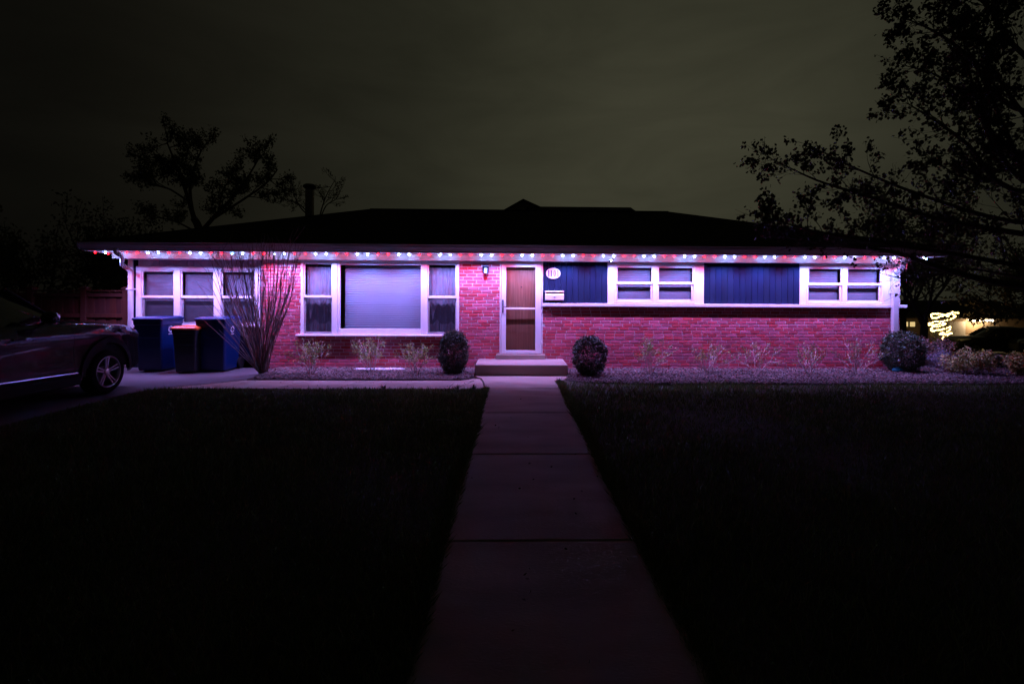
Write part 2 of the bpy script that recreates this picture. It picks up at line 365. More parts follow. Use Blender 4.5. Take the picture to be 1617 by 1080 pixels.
grass((-6.15, WXL-.01, 1.0, 8.82), 95000, 'lawn_grass', 'dark mown lawn left of the front walkway', 1, WXL)
grass((WXR+.01, 14.5, 1.0, 9.58), 125000, 'lawn_grass', 'dark mown lawn right of the front walkway', 2, WXR)

# ================================================================== HOUSE
house = tag(empty('house', (0, YW, 0)), 'single storey red brick ranch house with white windows and navy board panels', 'house')
def H(mb, name, m, smooth=False, parent=None, label=None):
    # build in world coordinates under the house empty
    o = mb.build(name, m, parent or house, smooth, label=label)
    if parent is None: o.location = (0, -YW, 0)
    return o
xw = lambda px, Y=YW, py=450: W(px, py, Y)[0]
zw = lambda px, py, Y=YW: W(px, py, Y)[1]
ZF = 2.372     # underside of the frieze
XA = xw(204, YL); XB = xw(413); XC = xw(475.6); XD = xw(725.3); XE = xw(789.3); XF = xw(857.3)
XG = xw(959.6); XH = xw(1111.4); XI = xw(1262.8); XJ = xw(1407, py=450); XK = xw(1421)
ZS0, ZS1 = 1.385, 1.452     # right sill band
ZP = 0.715                   # picture window sill underside
DOORZ = .335
# mortar backing walls
bk = MB()
for x0, x1, z0, z1 in [(XB, XC, -.1, 2.6), (XC, XD, -.1, ZP), (XD, XE, -.1, 2.6), (XE, XF, -.1, .2), (XF, XK, -.1, ZS0)]:
    bk.box(x0, x1, YW, YW+.2, z0, z1)
H(bk, 'brick_backing', M_MORTAR)
# bricks
PITCH, BH, BL, JT = .0722, .0578, .203, .0135
segs_full = [(XB, XC), (XC, XD), (XD, XE), (XE, XF), (XF, XK)]
def spans(z0, z1):
    sp = []
    tops = [2.37, ZP, 2.37, .20, ZS0]
    for (a, b), t in zip(segs_full, tops):
        if z1 <= t+.002:
            if sp and abs(sp[-1][1]-a) < 1e-6: sp[-1][1] = b
            else: sp.append([a, b])
    return sp
bricks = []
br = random.Random(3)
for c in range(33):
    z = .006 + c*PITCH
    off = (c % 2)*.5 + (c*.381966 % 1)*.25
    for a, b in spans(z, z+BH):
        x = a - ((off*(BL+JT)) % (BL+JT))
        while x < b-.01:
            L = BL*br.choice((1, 1, 1, 1, .97, 1.02))
            if br.random() < .02: L = BL*.5
            x0, x1 = max(x, a+.002), min(x+L, b-.002)
            if x1-x0 > .035: bricks.append((x0, x1, z+br.uniform(-.0012, .0012), br.uniform(-.0022, .0022)))
            x += L+JT
def brick_mb(x0, x1, z0, y0, h=BH):
    s = MB(); b = .0035; y1 = y0+.024
    v = [(x0, y1, z0), (x1, y1, z0), (x1, y1, z0+h), (x0, y1, z0+h), (x0, y0+b, z0), (x1, y0+b, z0), (x1, y0+b, z0+h), (x0, y0+b, z0+h),
         (x0+b, y0, z0+b), (x1-b, y0, z0+b), (x1-b, y0, z0+h-b), (x0+b, y0, z0+h-b)]
    s.v = v; s.f = [(8, 9, 10, 11), (4, 5, 9, 8), (5, 6, 10, 9), (6, 7, 11, 10), (7, 4, 8, 11), (0, 1, 5, 4), (1, 2, 6, 5), (2, 3, 7, 6), (3, 0, 4, 7)]
    return s
def key(b):
    xc = (b[0]+b[1])/2; zc = b[2]; full = 1 if b[1]-b[0] > .15 else .6
    hid = .5 if (zc < .25 and -.8 < xc < 1.15) else 1
    return -full*hid/(xc*xc*.6+(zc-1.3)**2*.4+YW*YW)
bricks.sort(key=key)
unit = brick_mb(-.5, .5, 0, 0).mesh('brick', M_BRICK)   # unit length, scaled in x
# keep chamfers true: several shared lengths
cache = {}
for x0, x1, z, dy in bricks[:300]:
    L = round((x1-x0)/.01)*.01
    if L not in cache: cache[L] = brick_mb(-L/2, L/2, 0, 0).mesh('brick', M_BRICK)
    o = bpy.data.objects.new('brick', cache[L]); o.parent = house; o.location = ((x0+x1)/2, -.0065+dy, z); COL.objects.link(o)
rest = MB()
for x0, x1, z, dy in bricks[300:]:
    s = brick_mb(x0, x1, z, YW-.0065+dy); n = len(rest.v); rest.v += s.v; rest.f += [tuple(i+n for i in f) for f in s.f]
tag(H(rest, 'brickwork', M_BRICKS), kind='stuff')

# other walls
pw = MB(); pw.box(XA+.02, XB, YL, YL+.15, -.1, zw(300, 516, YL)); pw.box(XB-.02, XB-.001, YW+.01, YL, -.1, 2.6); 
H(pw, 'base_panel', M_NAVY)
sw = MB(); sw.box(XA, XA+.15, YL+.15, 20.5, -.1, 2.6); sw.box(XK-.15, XK, YW+.2, 20.5, -.1, 2.6); sw.box(XA, XK, 20.5, 20.7, -.1, 2.6)
H(sw, 'side_wall', M_MORTAR)
hd = MB(); hd.box(XB, XK, YW+.05, YW+.2, ZF-.02, 2.6); hd.box(XA, XB, YL+.02, YL+.17, zw(300, 420, YL), 2.6)
hd.box(XG-.3, XG+.05, YW+.06, YW+.2, ZS1, ZF); hd.box(XF, XG, YW+.06, YW+.2, ZS1, ZF); hd.box(XH-.05, XI+.05, YW+.06, YW+.2, ZS1, ZF)
H(hd, 'wall_sheathing', M_NAVY)
fl = MB(); fl.box(XA+.1, XK-.1, YW+.25, 20.4, -.05, .15); H(fl, 'floor_slab', M_DRIVE)
# corner board at left, siding boards above the left windows
H(MB().box(XA-.01, XA+.10, YL-.03, YL+.0, 0, 2.47, .004), 'corner_board', M_WHITE)
bxs = XA+.2; bw_ = .152
while bxs < XB-.03:
    H(MB().box(bxs+.003, min(bxs+bw_-.003, XB-.005), YL-.012, YL+.02, zw(300, 421, YL)+.002, 2.41, .003), 'siding_board', M_LILAC); bxs += bw_
H(MB().box(XA+.10, XA+.195, YL-.008, YL+.02, 0, 2.41, .003), 'siding_board', M_NAVY)
# navy boards right
def boards(a, b, wbd, seed):
    n = round((b-a)/wbd); w_ = (b-a)/n
    for i in range(n):
        H(MB().box(a+i*w_+.0025, a+(i+1)*w_-.0025, YW+.006+rnd.uniform(-.0015, .0015), YW+.05, ZS1+.002, ZF+.02, .004), 'panel_board', M_NAVY)
boards(XF+.002, XG-.002, .130, 1); boards(XH+.002, XI-.002, .135, 2)
H(MB().box(XF, XG, YW+.052, YW+.058, ZS1, ZF), 'board_gap_strip', M_LILAC); H(MB().box(XH, XI, YW+.052, YW+.058, ZS1, ZF), 'board_gap_strip', M_LILAC)
# right sill band in lengths
sx = [XF-.01, xw(910), xw(1000), xw(1112), xw(1210), xw(1312), XK+.11]
for a, b in zip(sx, sx[1:]):
    H(MB().box(a+.001, b-.001, YW-.085, YW+.03, ZS0, ZS1+rnd.uniform(-.003, .001), .006), 'sill_board', M_WHITE)
# frieze
YFR = YW-.222
H(MB().box(XB, XK+.0, YFR, YW+.05, 2.362, 2.4815, .004), 'frieze_board', M_WHITE)
H(MB().box(XA-.01, XB-.002, YFR, YL+.02, 2.362, 2.4815, .004), 'frieze_board', M_WHITE)
# soffit, fascia, gutter
EX0, EX1 = W(128, 391, 10.5)[0], W(1496, 398, 10.5)[0]
YE = 10.5; ZSOF = 2.482; RY = 4.70
YB = YE + 2*RY
SO = MB()
SO.box(EX0+.02, EX1-.02, YE+.02, YL+.0, ZSOF, ZSOF+.02); SO.box(EX0+.02, XA, YL, YB-.02, ZSOF, ZSOF+.02); SO.box(XK, EX1-.02, YL, YB-.02, ZSOF, ZSOF+.02)
H(SO, 'soffit', M_WHITE)
FA = MB(); FA.box(EX0, EX1, YE-.01, YE+.02, ZSOF-.004, 2.60, .003); FA.box(EX0-.0, EX0+.02, YE+.021, YB, ZSOF-.004, 2.60); FA.box(EX1-.02, EX1, YE+.021, YB, ZSOF-.004, 2.60)
H(FA, 'fascia', M_FASCIA)
gp = [(0, .125), (0, 0), (.070, 0), (.078, .03), (.105, .07), (.115, .118), (.122, .125), (.112, .130), (.104, .118), (.066, .008), (.008, .008), (.008, .125)]
GU = MB(); GU.prism([(YE-.011-a, 2.515+b*.95) for a, b in gp], EX0, EX1, 'x'); fixn(H(GU, 'gutter', M_GUTTER))
gs = MB()
for side, ex in ((-1, EX0), (1, EX1)):
    gs.prism([(ex+side*(a+.002), 2.515+b*.95) for a, b in gp], YE+.03, YB, 'y')
fixn(H(gs, 'gutter', M_GUTTER))
# roof: hip planes with a small thickness
rx0, rx1 = EX0-.04, EX1+.04; ry0, ry1 = YE-.05, YB+.05; ze = 2.625; zr = ze+RY/3-.07
hx = RY+.05
RP = [(rx0, ry0, ze), (rx1, ry0, ze), (rx1, ry1, ze), (rx0, ry1, ze), (rx0+hx-.25, (ry0+ry1)/2, zr), (rx1-hx+.25, (ry0+ry1)/2, zr)]
RM = MB(); RM.v = RP+[(x, y, z-.03) for x, y, z in RP]
RM.f = [(0, 1, 5, 4), (1, 2, 5), (2, 3, 4, 5), (3, 0, 4), (6, 10, 11, 7), (7, 11, 8), (8, 11, 10, 9), (9, 10, 6), (0, 6, 7, 1), (1, 7, 8, 2), (2, 8, 9, 3), (3, 9, 6, 0)]
roof = H(RM, 'roof', M_ROOF); fixn(roof)
# shingle courses as thin steps across the front slope, ridge caps
sh = MB(); nC = 34
for i in range(nC):
    t0 = i/nC; t1 = (i+1)/nC
    y0_, z0_ = ry0+(RP[4][1]-ry0)*t0, ze+(zr-ze)*t0; y1_, z1_ = ry0+(RP[4][1]-ry0)*t1, ze+(zr-ze)*t1
    a0, a1 = rx0+(RP[4][0]-rx0)*t0, rx1+(RP[5][0]-rx1)*t0; b0, b1 = rx0+(RP[4][0]-rx0)*t1, rx1+(RP[5][0]-rx1)*t1
    sh.quad((a0, y0_, z0_+.009), (a1, y0_, z0_+.009), (b1, y1_, z1_+.003), (b0, y1_, z1_+.003)); sh.quad((a0, y0_, z0_), (a1, y0_, z0_), (a1, y0_, z0_+.009), (a0, y0_, z0_+.009))
so = sh.build('shingle_courses', M_ROOF, roof); tag(so, kind='stuff')
MB().tube([(RP[4][0], RP[4][1], zr+.0), (RP[5][0], RP[5][1], zr+.0)], .045, 6).build('ridge_cap', M_ROOF, roof)
for a, b in ((0, 4), (1, 5)):
    MB().tube([RP[a], RP[b]], .03, 6).build('hip_cap', M_ROOF, roof)
# rear wing: raised ridge and small gable end seen over the ridge
YR = 17.2
gx0, gz0 = W(796, 333, YR); gxa, gza = W(826, 316.8, YR); gx1, gz1 = W(858, 330, YR); tx1, tz1 = W(998, 328, YR)
M_GABLE = mat('gable_siding', (.40, .36, .30), (.32, .29, .24), rough=.8)
rw = MB(); rw.prism([(gx0, gz0-.6), (gx0, gz0-.0), (gxa, gza), (gx1, gz1), (gx1, gz1-.6)], YR, YR+2.5, 'y')
fixn(H(rw, 'rear_gable', M_GABLE))
rg = MB(); rg.prism([(gx0-.15, gz0-.07), (gxa, gza+.03), (gx1+.1, gz1-.04), (gx1+.1, gz1-.08), (gxa, gza-.02), (gx0-.15, gz0-.11)], YR-.15, YR+2.4, 'y'); fixn(H(rg, 'rear_gable_roof', M_ROOF))
rr = MB(); zt = W(900, 326.8, YR+.2)[1]; rr.prism([(YR-1.3, zt-.5), (YR+.2, zt), (YR+2.2, zt-.6)], gxa+.12, tx1, 'x'); fixn(H(rr, 'rear_roof', M_ROOF))
# flue pipe on the roof
fx = W(489, 320, 15.6)[0]; zt = W(489, 291, 15.6)[1]
fp = MB().lathe([(.0, 3.3), (.125, 3.3), (.125, zt-.22), (.135, zt-.20), (.125, zt-.18)], (fx, 15.6, 0), n=20).build('flue_pipe', mat('galvanised', (.55, .55, .54), (.42, .42, .42), rough=.5, metal=.3, scale=6), roof, True)
MB().lathe([(.09, zt-.19), (.15, zt-.13), (.19, zt-.10), (.19, zt-.05), (.14, zt-.01), (.0, zt)], (fx, 15.6, 0), n=20).build('flue_cap', M_BLKM, roof, True)

# windows
def glasspane(parent, x0, x1, z0, z1, y): MB().box(x0, x1, y, y+.004, z0, z1).build('pane', M_GLASS, parent)
def double_hung(x0, x1, z0, z1, zm0, zm1, y, blind, fr=.035, label=None, parent=None, screen=True, sashw=.028):
    win = parent
    # upper sash (outer), lower sash (inner)
    MB().frame(x0, x1, zm0, z1, y, y+.03, sashw, t=.03, b=zm1-zm0).build('upper_sash', M_VINYL, win)
    MB().frame(x0, x1, z0, zm0+.012, y+.033, y+.06, sashw+.008, t=.03, b=.05).build('lower_sash', M_VINYL, win)
    glasspane(win, x0+sashw-.004, x1-sashw+.004, zm1-.004, z1-.026, y+.014)
    glasspane(win, x0+sashw, x1-sashw, z0+.046, zm0, y+.046)
    if screen:
        MB().box(x0+.012, x1-.012, y+.012, y+.0135, z0+.012, zm0-.002).build('insect_screen', M_SCREEN, win)
def pleat(x0, x1, z0, z1, y, m, name, win, p=.019, d=.008, thick=True):
    s = MB(); n = max(2, int((z1-z0)/p)); v = []
    for i in range(2*n+1):
        z = z1-(z1-z0)*i/(2*n); yy = y+(d if i % 2 else 0); s.v += [(x0, yy, z), (x1, yy, z)]
    for i in range(2*n): s.f.append((2*i, 2*i+2, 2*i+3, 2*i+1))
    s.build(name, m, win)
def newwin(label):
    o = bpy.data.objects.new('window', None); return o
def win_part(mb, label=None):
    return H(mb, 'window', M_WHITE, label=label)

# left triple window
zt0 = zw(300, 427, YL); zt1 = zw(300, 421, YL); zm1, zm0 = zw(300, 467, YL), zw(300, 470.8, YL); zb = zw(300, 516, YL)
X_ = lambda p: xw(p, YL)
wl = MB(); wl.box(X_(216), X_(412), YL-.03, YL+.06, zt0, zt1, .004)
for a, b in ((216, 223.5), (275.5, 285.5), (338.5, 349.5), (403, 412)): wl.box(X_(a), X_(b), YL-.028, YL+.08, zb+.05, zt0-.0005, .005)
wl.box(X_(214), X_(412.5), YL-.06, YL+.08, zb, zb+.049, .006)
wL = win_part(wl, 'triple double hung window above the bins')
for a, b in ((223.5, 275.5), (285.5, 338.5), (349.5, 403)):
    double_hung(X_(a)+.001, X_(b)-.001, zb+.05, zt0-.001, zm0, zm1, YL+.0, None, parent=wL)
    pleat(X_(a)+.02, X_(b)-.02, zb+.09, zt0-.03, YL+.12, M_SHADE, 'shade', wL, p=.03, d=.004)
# picture window
zt = ZF-.002; yb = YW
pt1 = zw(600, 413.2); gt = zw(600, 419.8); gb = zw(600, 519.3); sb = zw(600, 529); s0 = ZP; s1 = zw(600, 528)
pm1, pm0 = zw(600, 466.8), zw(600, 470.6)
wp = MB()
wp.box(XC, XD, yb-.028, yb+.06, pt1-.035, ZF-.001, .004)
wp.box(XC, xw(479.5), yb-.03, yb+.1, s1, pt1-.0355, .004); wp.box(xw(721.3), XD, yb-.03, yb+.1, s1, pt1-.0355, .004)
wp.box(xw(525.2), xw(533.2), yb-.034, yb+.1, s1, pt1-.0355, .007); wp.box(xw(668.5), xw(675.2), yb-.034, yb+.1, s1, pt1-.0355, .007)
wP = win_part(wp, 'wide picture window flanked by narrow sashes')
H(MB().box(xw(469.6), xw(729), yb-.10, yb+.03, s0, s1-.001, .006), 'window_sill', M_WHITE)
MB().frame(xw(533.2)+.001, xw(668.5)-.001, s1+.001, pt1-.036, yb-.012, yb+.05, xw(537)-xw(533.2), t=.04, b=.115, bev=.006).build('picture_frame', M_VINYL, wP)
glasspane(wP, xw(536.6), xw(667), s1+.11, pt1-.072, yb+.02)
pleat(xw(541), xw(665.5), s1+.118, pt1-.085, yb+.17, M_BLIND, 'cellular_shade', wP, p=.040, d=.010)
for a, b in ((479.5, 525.2), (675.2, 721.3)):
    x0, x1 = xw(a)+.001, xw(b)-.001
    double_hung(x0, x1, s1+.001, pt1-.036, pm0, pm1, yb-.005, None, parent=wP)
    # sheer curtain with folds and a scalloped hem, darker curtain behind
    n = 60; cz = pt1-.12; mbc = MB(); rr_ = random.Random(int(a))
    for i in range(n+1):
        t = i/n; x = x0+.03+(x1-x0-.06)*t; y = yb+.13+.014*math.sin(t*34+math.sin(t*9)*1.5)
        e = min(t, 1-t); hem = pm0-.10-.34*max(0, 1-abs(t-.12)/.13)-.17*max(0, 1-abs(t-.88)/.12)-.10*max(0, 1-abs(t-.5)/.07)-.07*abs(math.sin(t*19))
        mbc.v += [(x, y, cz), (x, y+.004, hem)]
    for i in range(n): mbc.f.append((2*i, 2*i+1, 2*i+3, 2*i+2))
    mbc.build('sheer_curtain', M_CURT, wP)
    mbd = MB()
    for i in range(n+1):
        t = i/n; x = x0+.02+(x1-x0-.04)*t; y = yb+.19+.02*math.sin(t*26+1)
        mbd.v += [(x, y, pt1-.05), (x, y, s1+.03)]
    for i in range(n): mbd.f.append((2*i, 2*i+1, 2*i+3, 2*i+2))
    mbd.build('dark_curtain', M_CURTD, wP)
    # low lighter cloth along the bottom
    mbe = MB()
    for i in range(n+1):
        t = i/n; x = x0+.02+(x1-x0-.04)*t; y = yb+.165+.012*math.sin(t*40)
        mbe.v += [(x, y, s1+.22+.10*max(0, 1-abs(t-.28)/.16)+.06*max(0, 1-abs(t-.8)/.1)), (x, y, s1+.03)]
    for i in range(n): mbe.f.append((2*i, 2*i+1, 2*i+3, 2*i+2))
    mbe.build('cafe_curtain', mat('cafe_curtain', (.22, .21, .23), (.16, .15, .17), rough=.9), wP)
# two right hand windows
def right_window(tx0, tx1, f0, f1, m0, m1, label):
    zt_, zb_ = zw(1000, 420.5), zw(1000, 476.5)
    s = MB(); y0, y1 = YW-.008, YW+.06
    s.box(tx0, f0, y0, y1, ZS1+.002, ZF-.001, .004); s.box(f1, tx1, y0, y1, ZS1+.002, ZF-.001, .004)
    s.box(f0+.0005, f1-.0005, y0+.001, y1, zt_, ZF-.001, .004); s.box(f0+.0005, f1-.0005, y0+.001, y1, ZS1+.002, zb_, .004)
    s.box(m0, m1, YW-.02, YW+.06, zb_+.0005, zt_-.0005, .005)
    # raised casing ring
    s.frame(f0-.03, f1+.03, zb_-.03, zt_+.03, YW-.022, YW-.009, .03, bev=.004)
    wn = win_part(s, label)
    za, zc = zw(1000, 449), zw(1000, 445)
    for a, b in ((f0, m0), (m1, f1)):
        double_hung(a+.001, b-.001, zb_+.001, zt_-.001, za, zc, YW-.002, None, parent=wn, screen=False)
        pleat(a+.03, b-.03, zb_+.06, zt_-.03, YW+.12, M_SHADE, 'shade', wn, p=.05, d=.003)
    for i, (a, b) in enumerate(((f0, m0), (m1, f1))):
        MB().box(b-.045, b-.022, YW+.02, YW+.03, zb_+.055, za-.01, .003).build('sash_track', M_VINYL, wn)
right_window(XG, XH, xw(973), xw(1095.5), xw(1031), xw(1038.5), 'double window in white surround between the two navy panels')
right_window(XI, XJ, xw(1275.5), xw(1392), xw(1329.8), xw(1337), 'double window in white surround at the right corner')
H(MB().box(XJ+.001, XK, YW-.012, YW+.05, ZS1+.002, ZF-.001, .004), 'corner_board', M_WHITE)

# door
dz1 = zw(823, 413.3)
fr = MB(); fr.frame(XE, XF, DOORZ, ZF-.001, YW-.03, YW+.12, .028, t=.05, b=.01, bev=.005)
door_frame = H(fr, 'door_frame', M_WHITE)
a, b = xw(792), xw(855); g0, g1 = xw(799.2), xw(845.6); dzt, dzb = zw(823, 422.3), zw(823, 553); md1, md0 = zw(823, 485.8), zw(823, 488.6)
sd = MB()
sd.box(a, g0, YW-.045, YW-.012, DOORZ+.012, ZF-.052, .005); sd.box(g1, b, YW-.045, YW-.012, DOORZ+.012, ZF-.052, .005)
sd.box(g0+.0005, g1-.0005, YW-.044, YW-.012, dzt, ZF-.052, .004); sd.box(g0+.0005, g1-.0005, YW-.044, YW-.012, DOORZ+.012, dzb, .004)
storm = H(sd, 'storm_door', M_WHITE)
MB().box(g0+.0005, g1-.0005, YW-.040, YW-.018, md0, md1, .004).build('mid_rail', M_VINYL, storm)
MB().box(g0-.003, g1+.003, YW-.030, YW-.026, dzb-.003, md0+.002).build('pane', M_GLASS, storm)
MB().box(g0-.003, g1+.003, YW-.030, YW-.026, md1-.002, dzt+.003).build('pane', M_GLASS, storm)
hx_, hz = xw(794.2), zw(794, 484)
hb = MB(); hb.box(hx_-.012, hx_+.016, YW-.058, YW-.045, hz-.14, hz+.15, .005); hb.build('handle_plate', M_BLACK, storm)
MB().tube([(hx_, YW-.058, hz-.0), (hx_, YW-.10, hz), (hx_+.06, YW-.105, hz-.008), (hx_+.11, YW-.10, hz+.004)], [.010, .010, .009, .008], 8).build('handle', M_CHROME, storm, True)
MB().lathe([(.0, 0), (.014, 0), (.014, .02), (.0, .02)], (hx_, YW-.079, hz+.10), 'y', 12).build('lock_cylinder', M_CHROME, storm)
for zz in (.55, 1.25, 1.95): MB().box(b-.006, b+.014, YW-.05, YW-.04, zz, zz+.07, .002).build('hinge', M_VINYL, storm)
od = MB().box(XE+.03, XF-.03, YW+.075, YW+.115, DOORZ+.011, ZF-.052, .003); od_ = H(od, 'front_door', M_OAK)
px_, pz_ = xw(740+375/4.5), zw(823, 380+330/4.5)
MB().lathe([(0, 0), (.012, 0), (.014, .01)], (px_, YW+.062, pz_), 'y', 12).build('peephole', M_BLKM, od_)
MB().lathe([(.0, 0), (.03, .008), (.033, .03), (.015, .045), (.015, .06)], (XE+.11, YW+.012, 1.28), 'y', 16).build('door_knob', M_CHROME, od_, True)
H(MB().box(xw(784.2), xw(861), YW-.13, YW+.06, .205, DOORZ-.002, .008), 'threshold', M_CONC)
# downspouts
def downspout(pts, wd, name='downspout'):
    s = MB(); pts = [Vector(p) for p in pts]; n0 = 0
    for i, p in enumerate(pts):
        d = (pts[min(i+1, len(pts)-1)]-pts[max(i-1, 0)]).normalized()
        a = Vector((0, 1, 0)) if abs(d.y) < .85 else Vector((0, 0, 1))
        sd_ = d.cross(a).normalized(); b_ = sd_.cross(d).normalized()
        for (u, v) in ((-1, -.75), (-.75, -1), (.75, -1), (1, -.75), (1, .75), (.75, 1), (-.75, 1), (-1, .75)):
            q = p+sd_*u*wd/2+b_*v*wd*.4; s.v.append((q.x, q.y, q.z))
    for i in range(len(pts)-1):
        for k in range(8): s.f.append((i*8+k, i*8+(k+1) % 8, (i+1)*8+(k+1) % 8, (i+1)*8+k))
    s.f.append(tuple(range((len(pts)-1)*8, len(pts)*8)))
    o = H(s, name, M_GUTTER); fixn(o); return o
def curve(P, n=6):
    P = [Vector(p) for p in P]; out = []
    for i in range(len(P)-1):
        p0, p1, p2, p3 = P[max(i-1, 0)], P[i], P[i+1], P[min(i+2, len(P)-1)]
        for k in range(n):
            t = k/n; out.append(.5*((2*p1)+(p2-p0)*t+(2*p0-5*p1+4*p2-p3)*t*t+(-p0+3*p1-3*p2+p3)*t**3))
    out.append(P[-1]); return out
dxl = xw(211, YL); ex = W(186, 396, YE)[0]
dl = downspout(curve([(ex, YE-.06, 2.52), (ex, YE-.04, 2.44), (ex+.01, YE+.10, 2.36), (dxl-.04, YL-.28, 2.24), (dxl+.01, YL-.10, 2.10), (dxl+.01, YL-.085, 1.9)])+[Vector((dxl+.01, YL-.085, .25)), Vector((dxl+.01, YL-.12, .14)), Vector((dxl+.01, YL-.30, .08))], .075)
dxr = W(1413, 450, YW-.09)[0]; exr = W(1437, 402, YE)[0]
drr = downspout(curve([(exr, YE-.06, 2.52), (exr, YE-.03, 2.45), (exr-.03, YE+.12, 2.38), (dxr+.06, YW-.25, 2.27), (dxr, YW-.10, 2.16), (dxr, YW-.09, 2.0)])+[Vector((dxr, YW-.095, .25)), Vector((dxr, YW-.13, .14)), Vector((dxr, YW-.30, .08))], .125)
for dd, xx, yy in ((dl, dxl, YL), (drr, dxr, YW)):
    for zz in (.75, 1.7): MB().box(xx-.07, xx+.07, yy-.132, yy-.014, zz, zz+.03, .003).build('strap', M_GUTTER, dd)

# step
MB().box(-.775, 1.09, 10.262, YW-.012, .0, .229, .015).build('concrete_step', M_CONC); tag(bpy.data.objects['concrete_step'], 'single wide concrete step below the front door', 'step')

# ================================================================== eave light strand
strand = tag(empty('light_strand', (0, YE+.33, ZSOF)), 'strand of red and white lights running under the front eave', 'string lights')
ZB = ZSOF-.020; YBU = YE+.33
bx0 = W(150, 402.6, YBU)[0]; bx1 = W(1443, 411, YBU)[0]; dB = (bx1-bx0)/80
WC, RC = (.235, .275, 1.0), (1.0, .015, .09)
E_W = emis('white_led', (.30, .42, 1.0), 125); E_R = emis('red_led', (1.0, .002, .004), 75); E_B = emis('blue_led', (.12, .38, 1.0), 50)
bulb_prof = [(0, -.020), (.010, -.018), (.017, -.011), (.020, 0), (.016, .010), (.011, .014)]
def ubulb(m, k=1): return MB().lathe([(a*k, b*k) for a, b in bulb_prof], n=10).mesh('bulb', m, True)
UB = {'W': ubulb(E_W, .88), 'R': ubulb(E_R, .62), 'B': ubulb(E_B)}
sockm = MB().lathe([(.014, .010), (.016, .012), (.016, .024), (0, .024)], n=8).mesh('socket', M_WHITE)
def lamp(name, loc, c, pw, tilt=R(13)):
    l = bpy.data.lights.new(name, 'SPOT'); l.energy = pw; l.color = c; l.spot_size = R(124); l.spot_blend = .75; l.shadow_soft_size = .012
    o = bpy.data.objects.new(name, l); o.location = loc; o.rotation_euler = (tilt, 0, 0); return o
P_W, P_R = 88, 18.5
def put(x, y, z, k, f=1.0):
    bo = bpy.data.objects.new('bulb', UB[k]); bo.location = (x, y-YE-.33, z-ZSOF); bo.parent = strand; COL.objects.link(bo)
    so = bpy.data.objects.new('socket', sockm); so.parent = bo; COL.objects.link(so)
    lo = lamp('bulb_lamp', (0, 0, -.026), WC if k != 'R' else RC, (P_W if k != 'R' else P_R)*f, R(13) if f == 1 else 0); lo.parent = bo; COL.objects.link(lo)
for i in range(82):
    k = 'R' if i % 4 in (0, 3) else 'W'
    if i == 13: k = 'B'
    put(bx0+i*dB+rnd.uniform(-.004, .004), YBU+rnd.uniform(-.003, .003), ZB+rnd.uniform(-.003, .003), k)
xl, xr = bx0-.0, bx0+81*dB+.13
for j in range(1, 16):
    put(xl+.0, YBU+j*dB*1.6, ZB-.004, 'R' if j % 4 in (0, 1) else 'W', .22 if j % 4 in (0, 1) else .06)
for j in range(0, 16):
    put(xr, YBU+.1+j*dB*1.6, ZB-.004, 'W' if j % 4 in (0, 3) else 'R', .3)
ca = MB(); ca.tube([(bx0+i*dB*.5-.0, YBU+.005*math.sin(i), ZSOF-.006-.005*(i % 2)) for i in range(165)], .0045, 5)
ca.tube([(xl, YBU+i*.17, ZSOF-.008) for i in range(31)], .0045, 5); ca.tube([(xr, YBU+i*.17, ZSOF-.008) for i in range(31)], .0045, 5)
c_ = ca.build('cable', M_WHITE, strand); c_.location = (0, -YE-.33, -ZSOF)

# ================================================================== things on the wall
# lantern
lx, lz = W(766.8, 425.5, YW-.09)
lan = tag(empty('wall_lantern', (lx, YW, lz)), 'small dark lantern with frosted glass on the brick left of the door', 'lantern')
lan_b = MB(); lan_b.box(-.045, .045, -.02, -.012, -.06, .10, .004); lan_b.tube([(0, -.02, .07), (0, -.05, .105), (0, -.09, .10)], .008, 6)
lan_b.build('bracket', M_BLKM, lan)
def frustum(s, z0, w0, z1, w1, cy=-.09):
    n = len(s.v)
    for z, w_ in ((z0, w0), (z1, w1)):
        s.v += [(-w_, cy-w_, z), (w_, cy-w_, z), (w_, cy+w_, z), (-w_, cy+w_, z)]
    s.f += [(n, n+3, n+2, n+1), (n+4, n+5, n+6, n+7)]+[(n+i, n+(i+1) % 4, n+4+(i+1) % 4, n+4+i) for i in range(4)]
cap = MB(); frustum(cap, .055, .078, .085, .055); frustum(cap, .0855, .035, .105, .015); cap.build('cap', M_BLKM, lan)
cage = MB()
for sx_ in (-1, 1):
    for sy_ in (-1, 1): cage.tube([(sx_*.055, -.09+sy_*.055, .055), (sx_*.045, -.09+sy_*.045, -.08)], .011, 5)
frustum(cage, -.095, .035, -.08, .052); cage.build('cage', M_BLKM, lan)
gm = MB(); frustum(gm, -.078, .030, .053, .034)
mg = mat('frosted_glass', (.45, .72, .88), rough=.3); gm.build('glass_shade', mg, lan)  # bluish glow put into the glass colour, no lamp inside
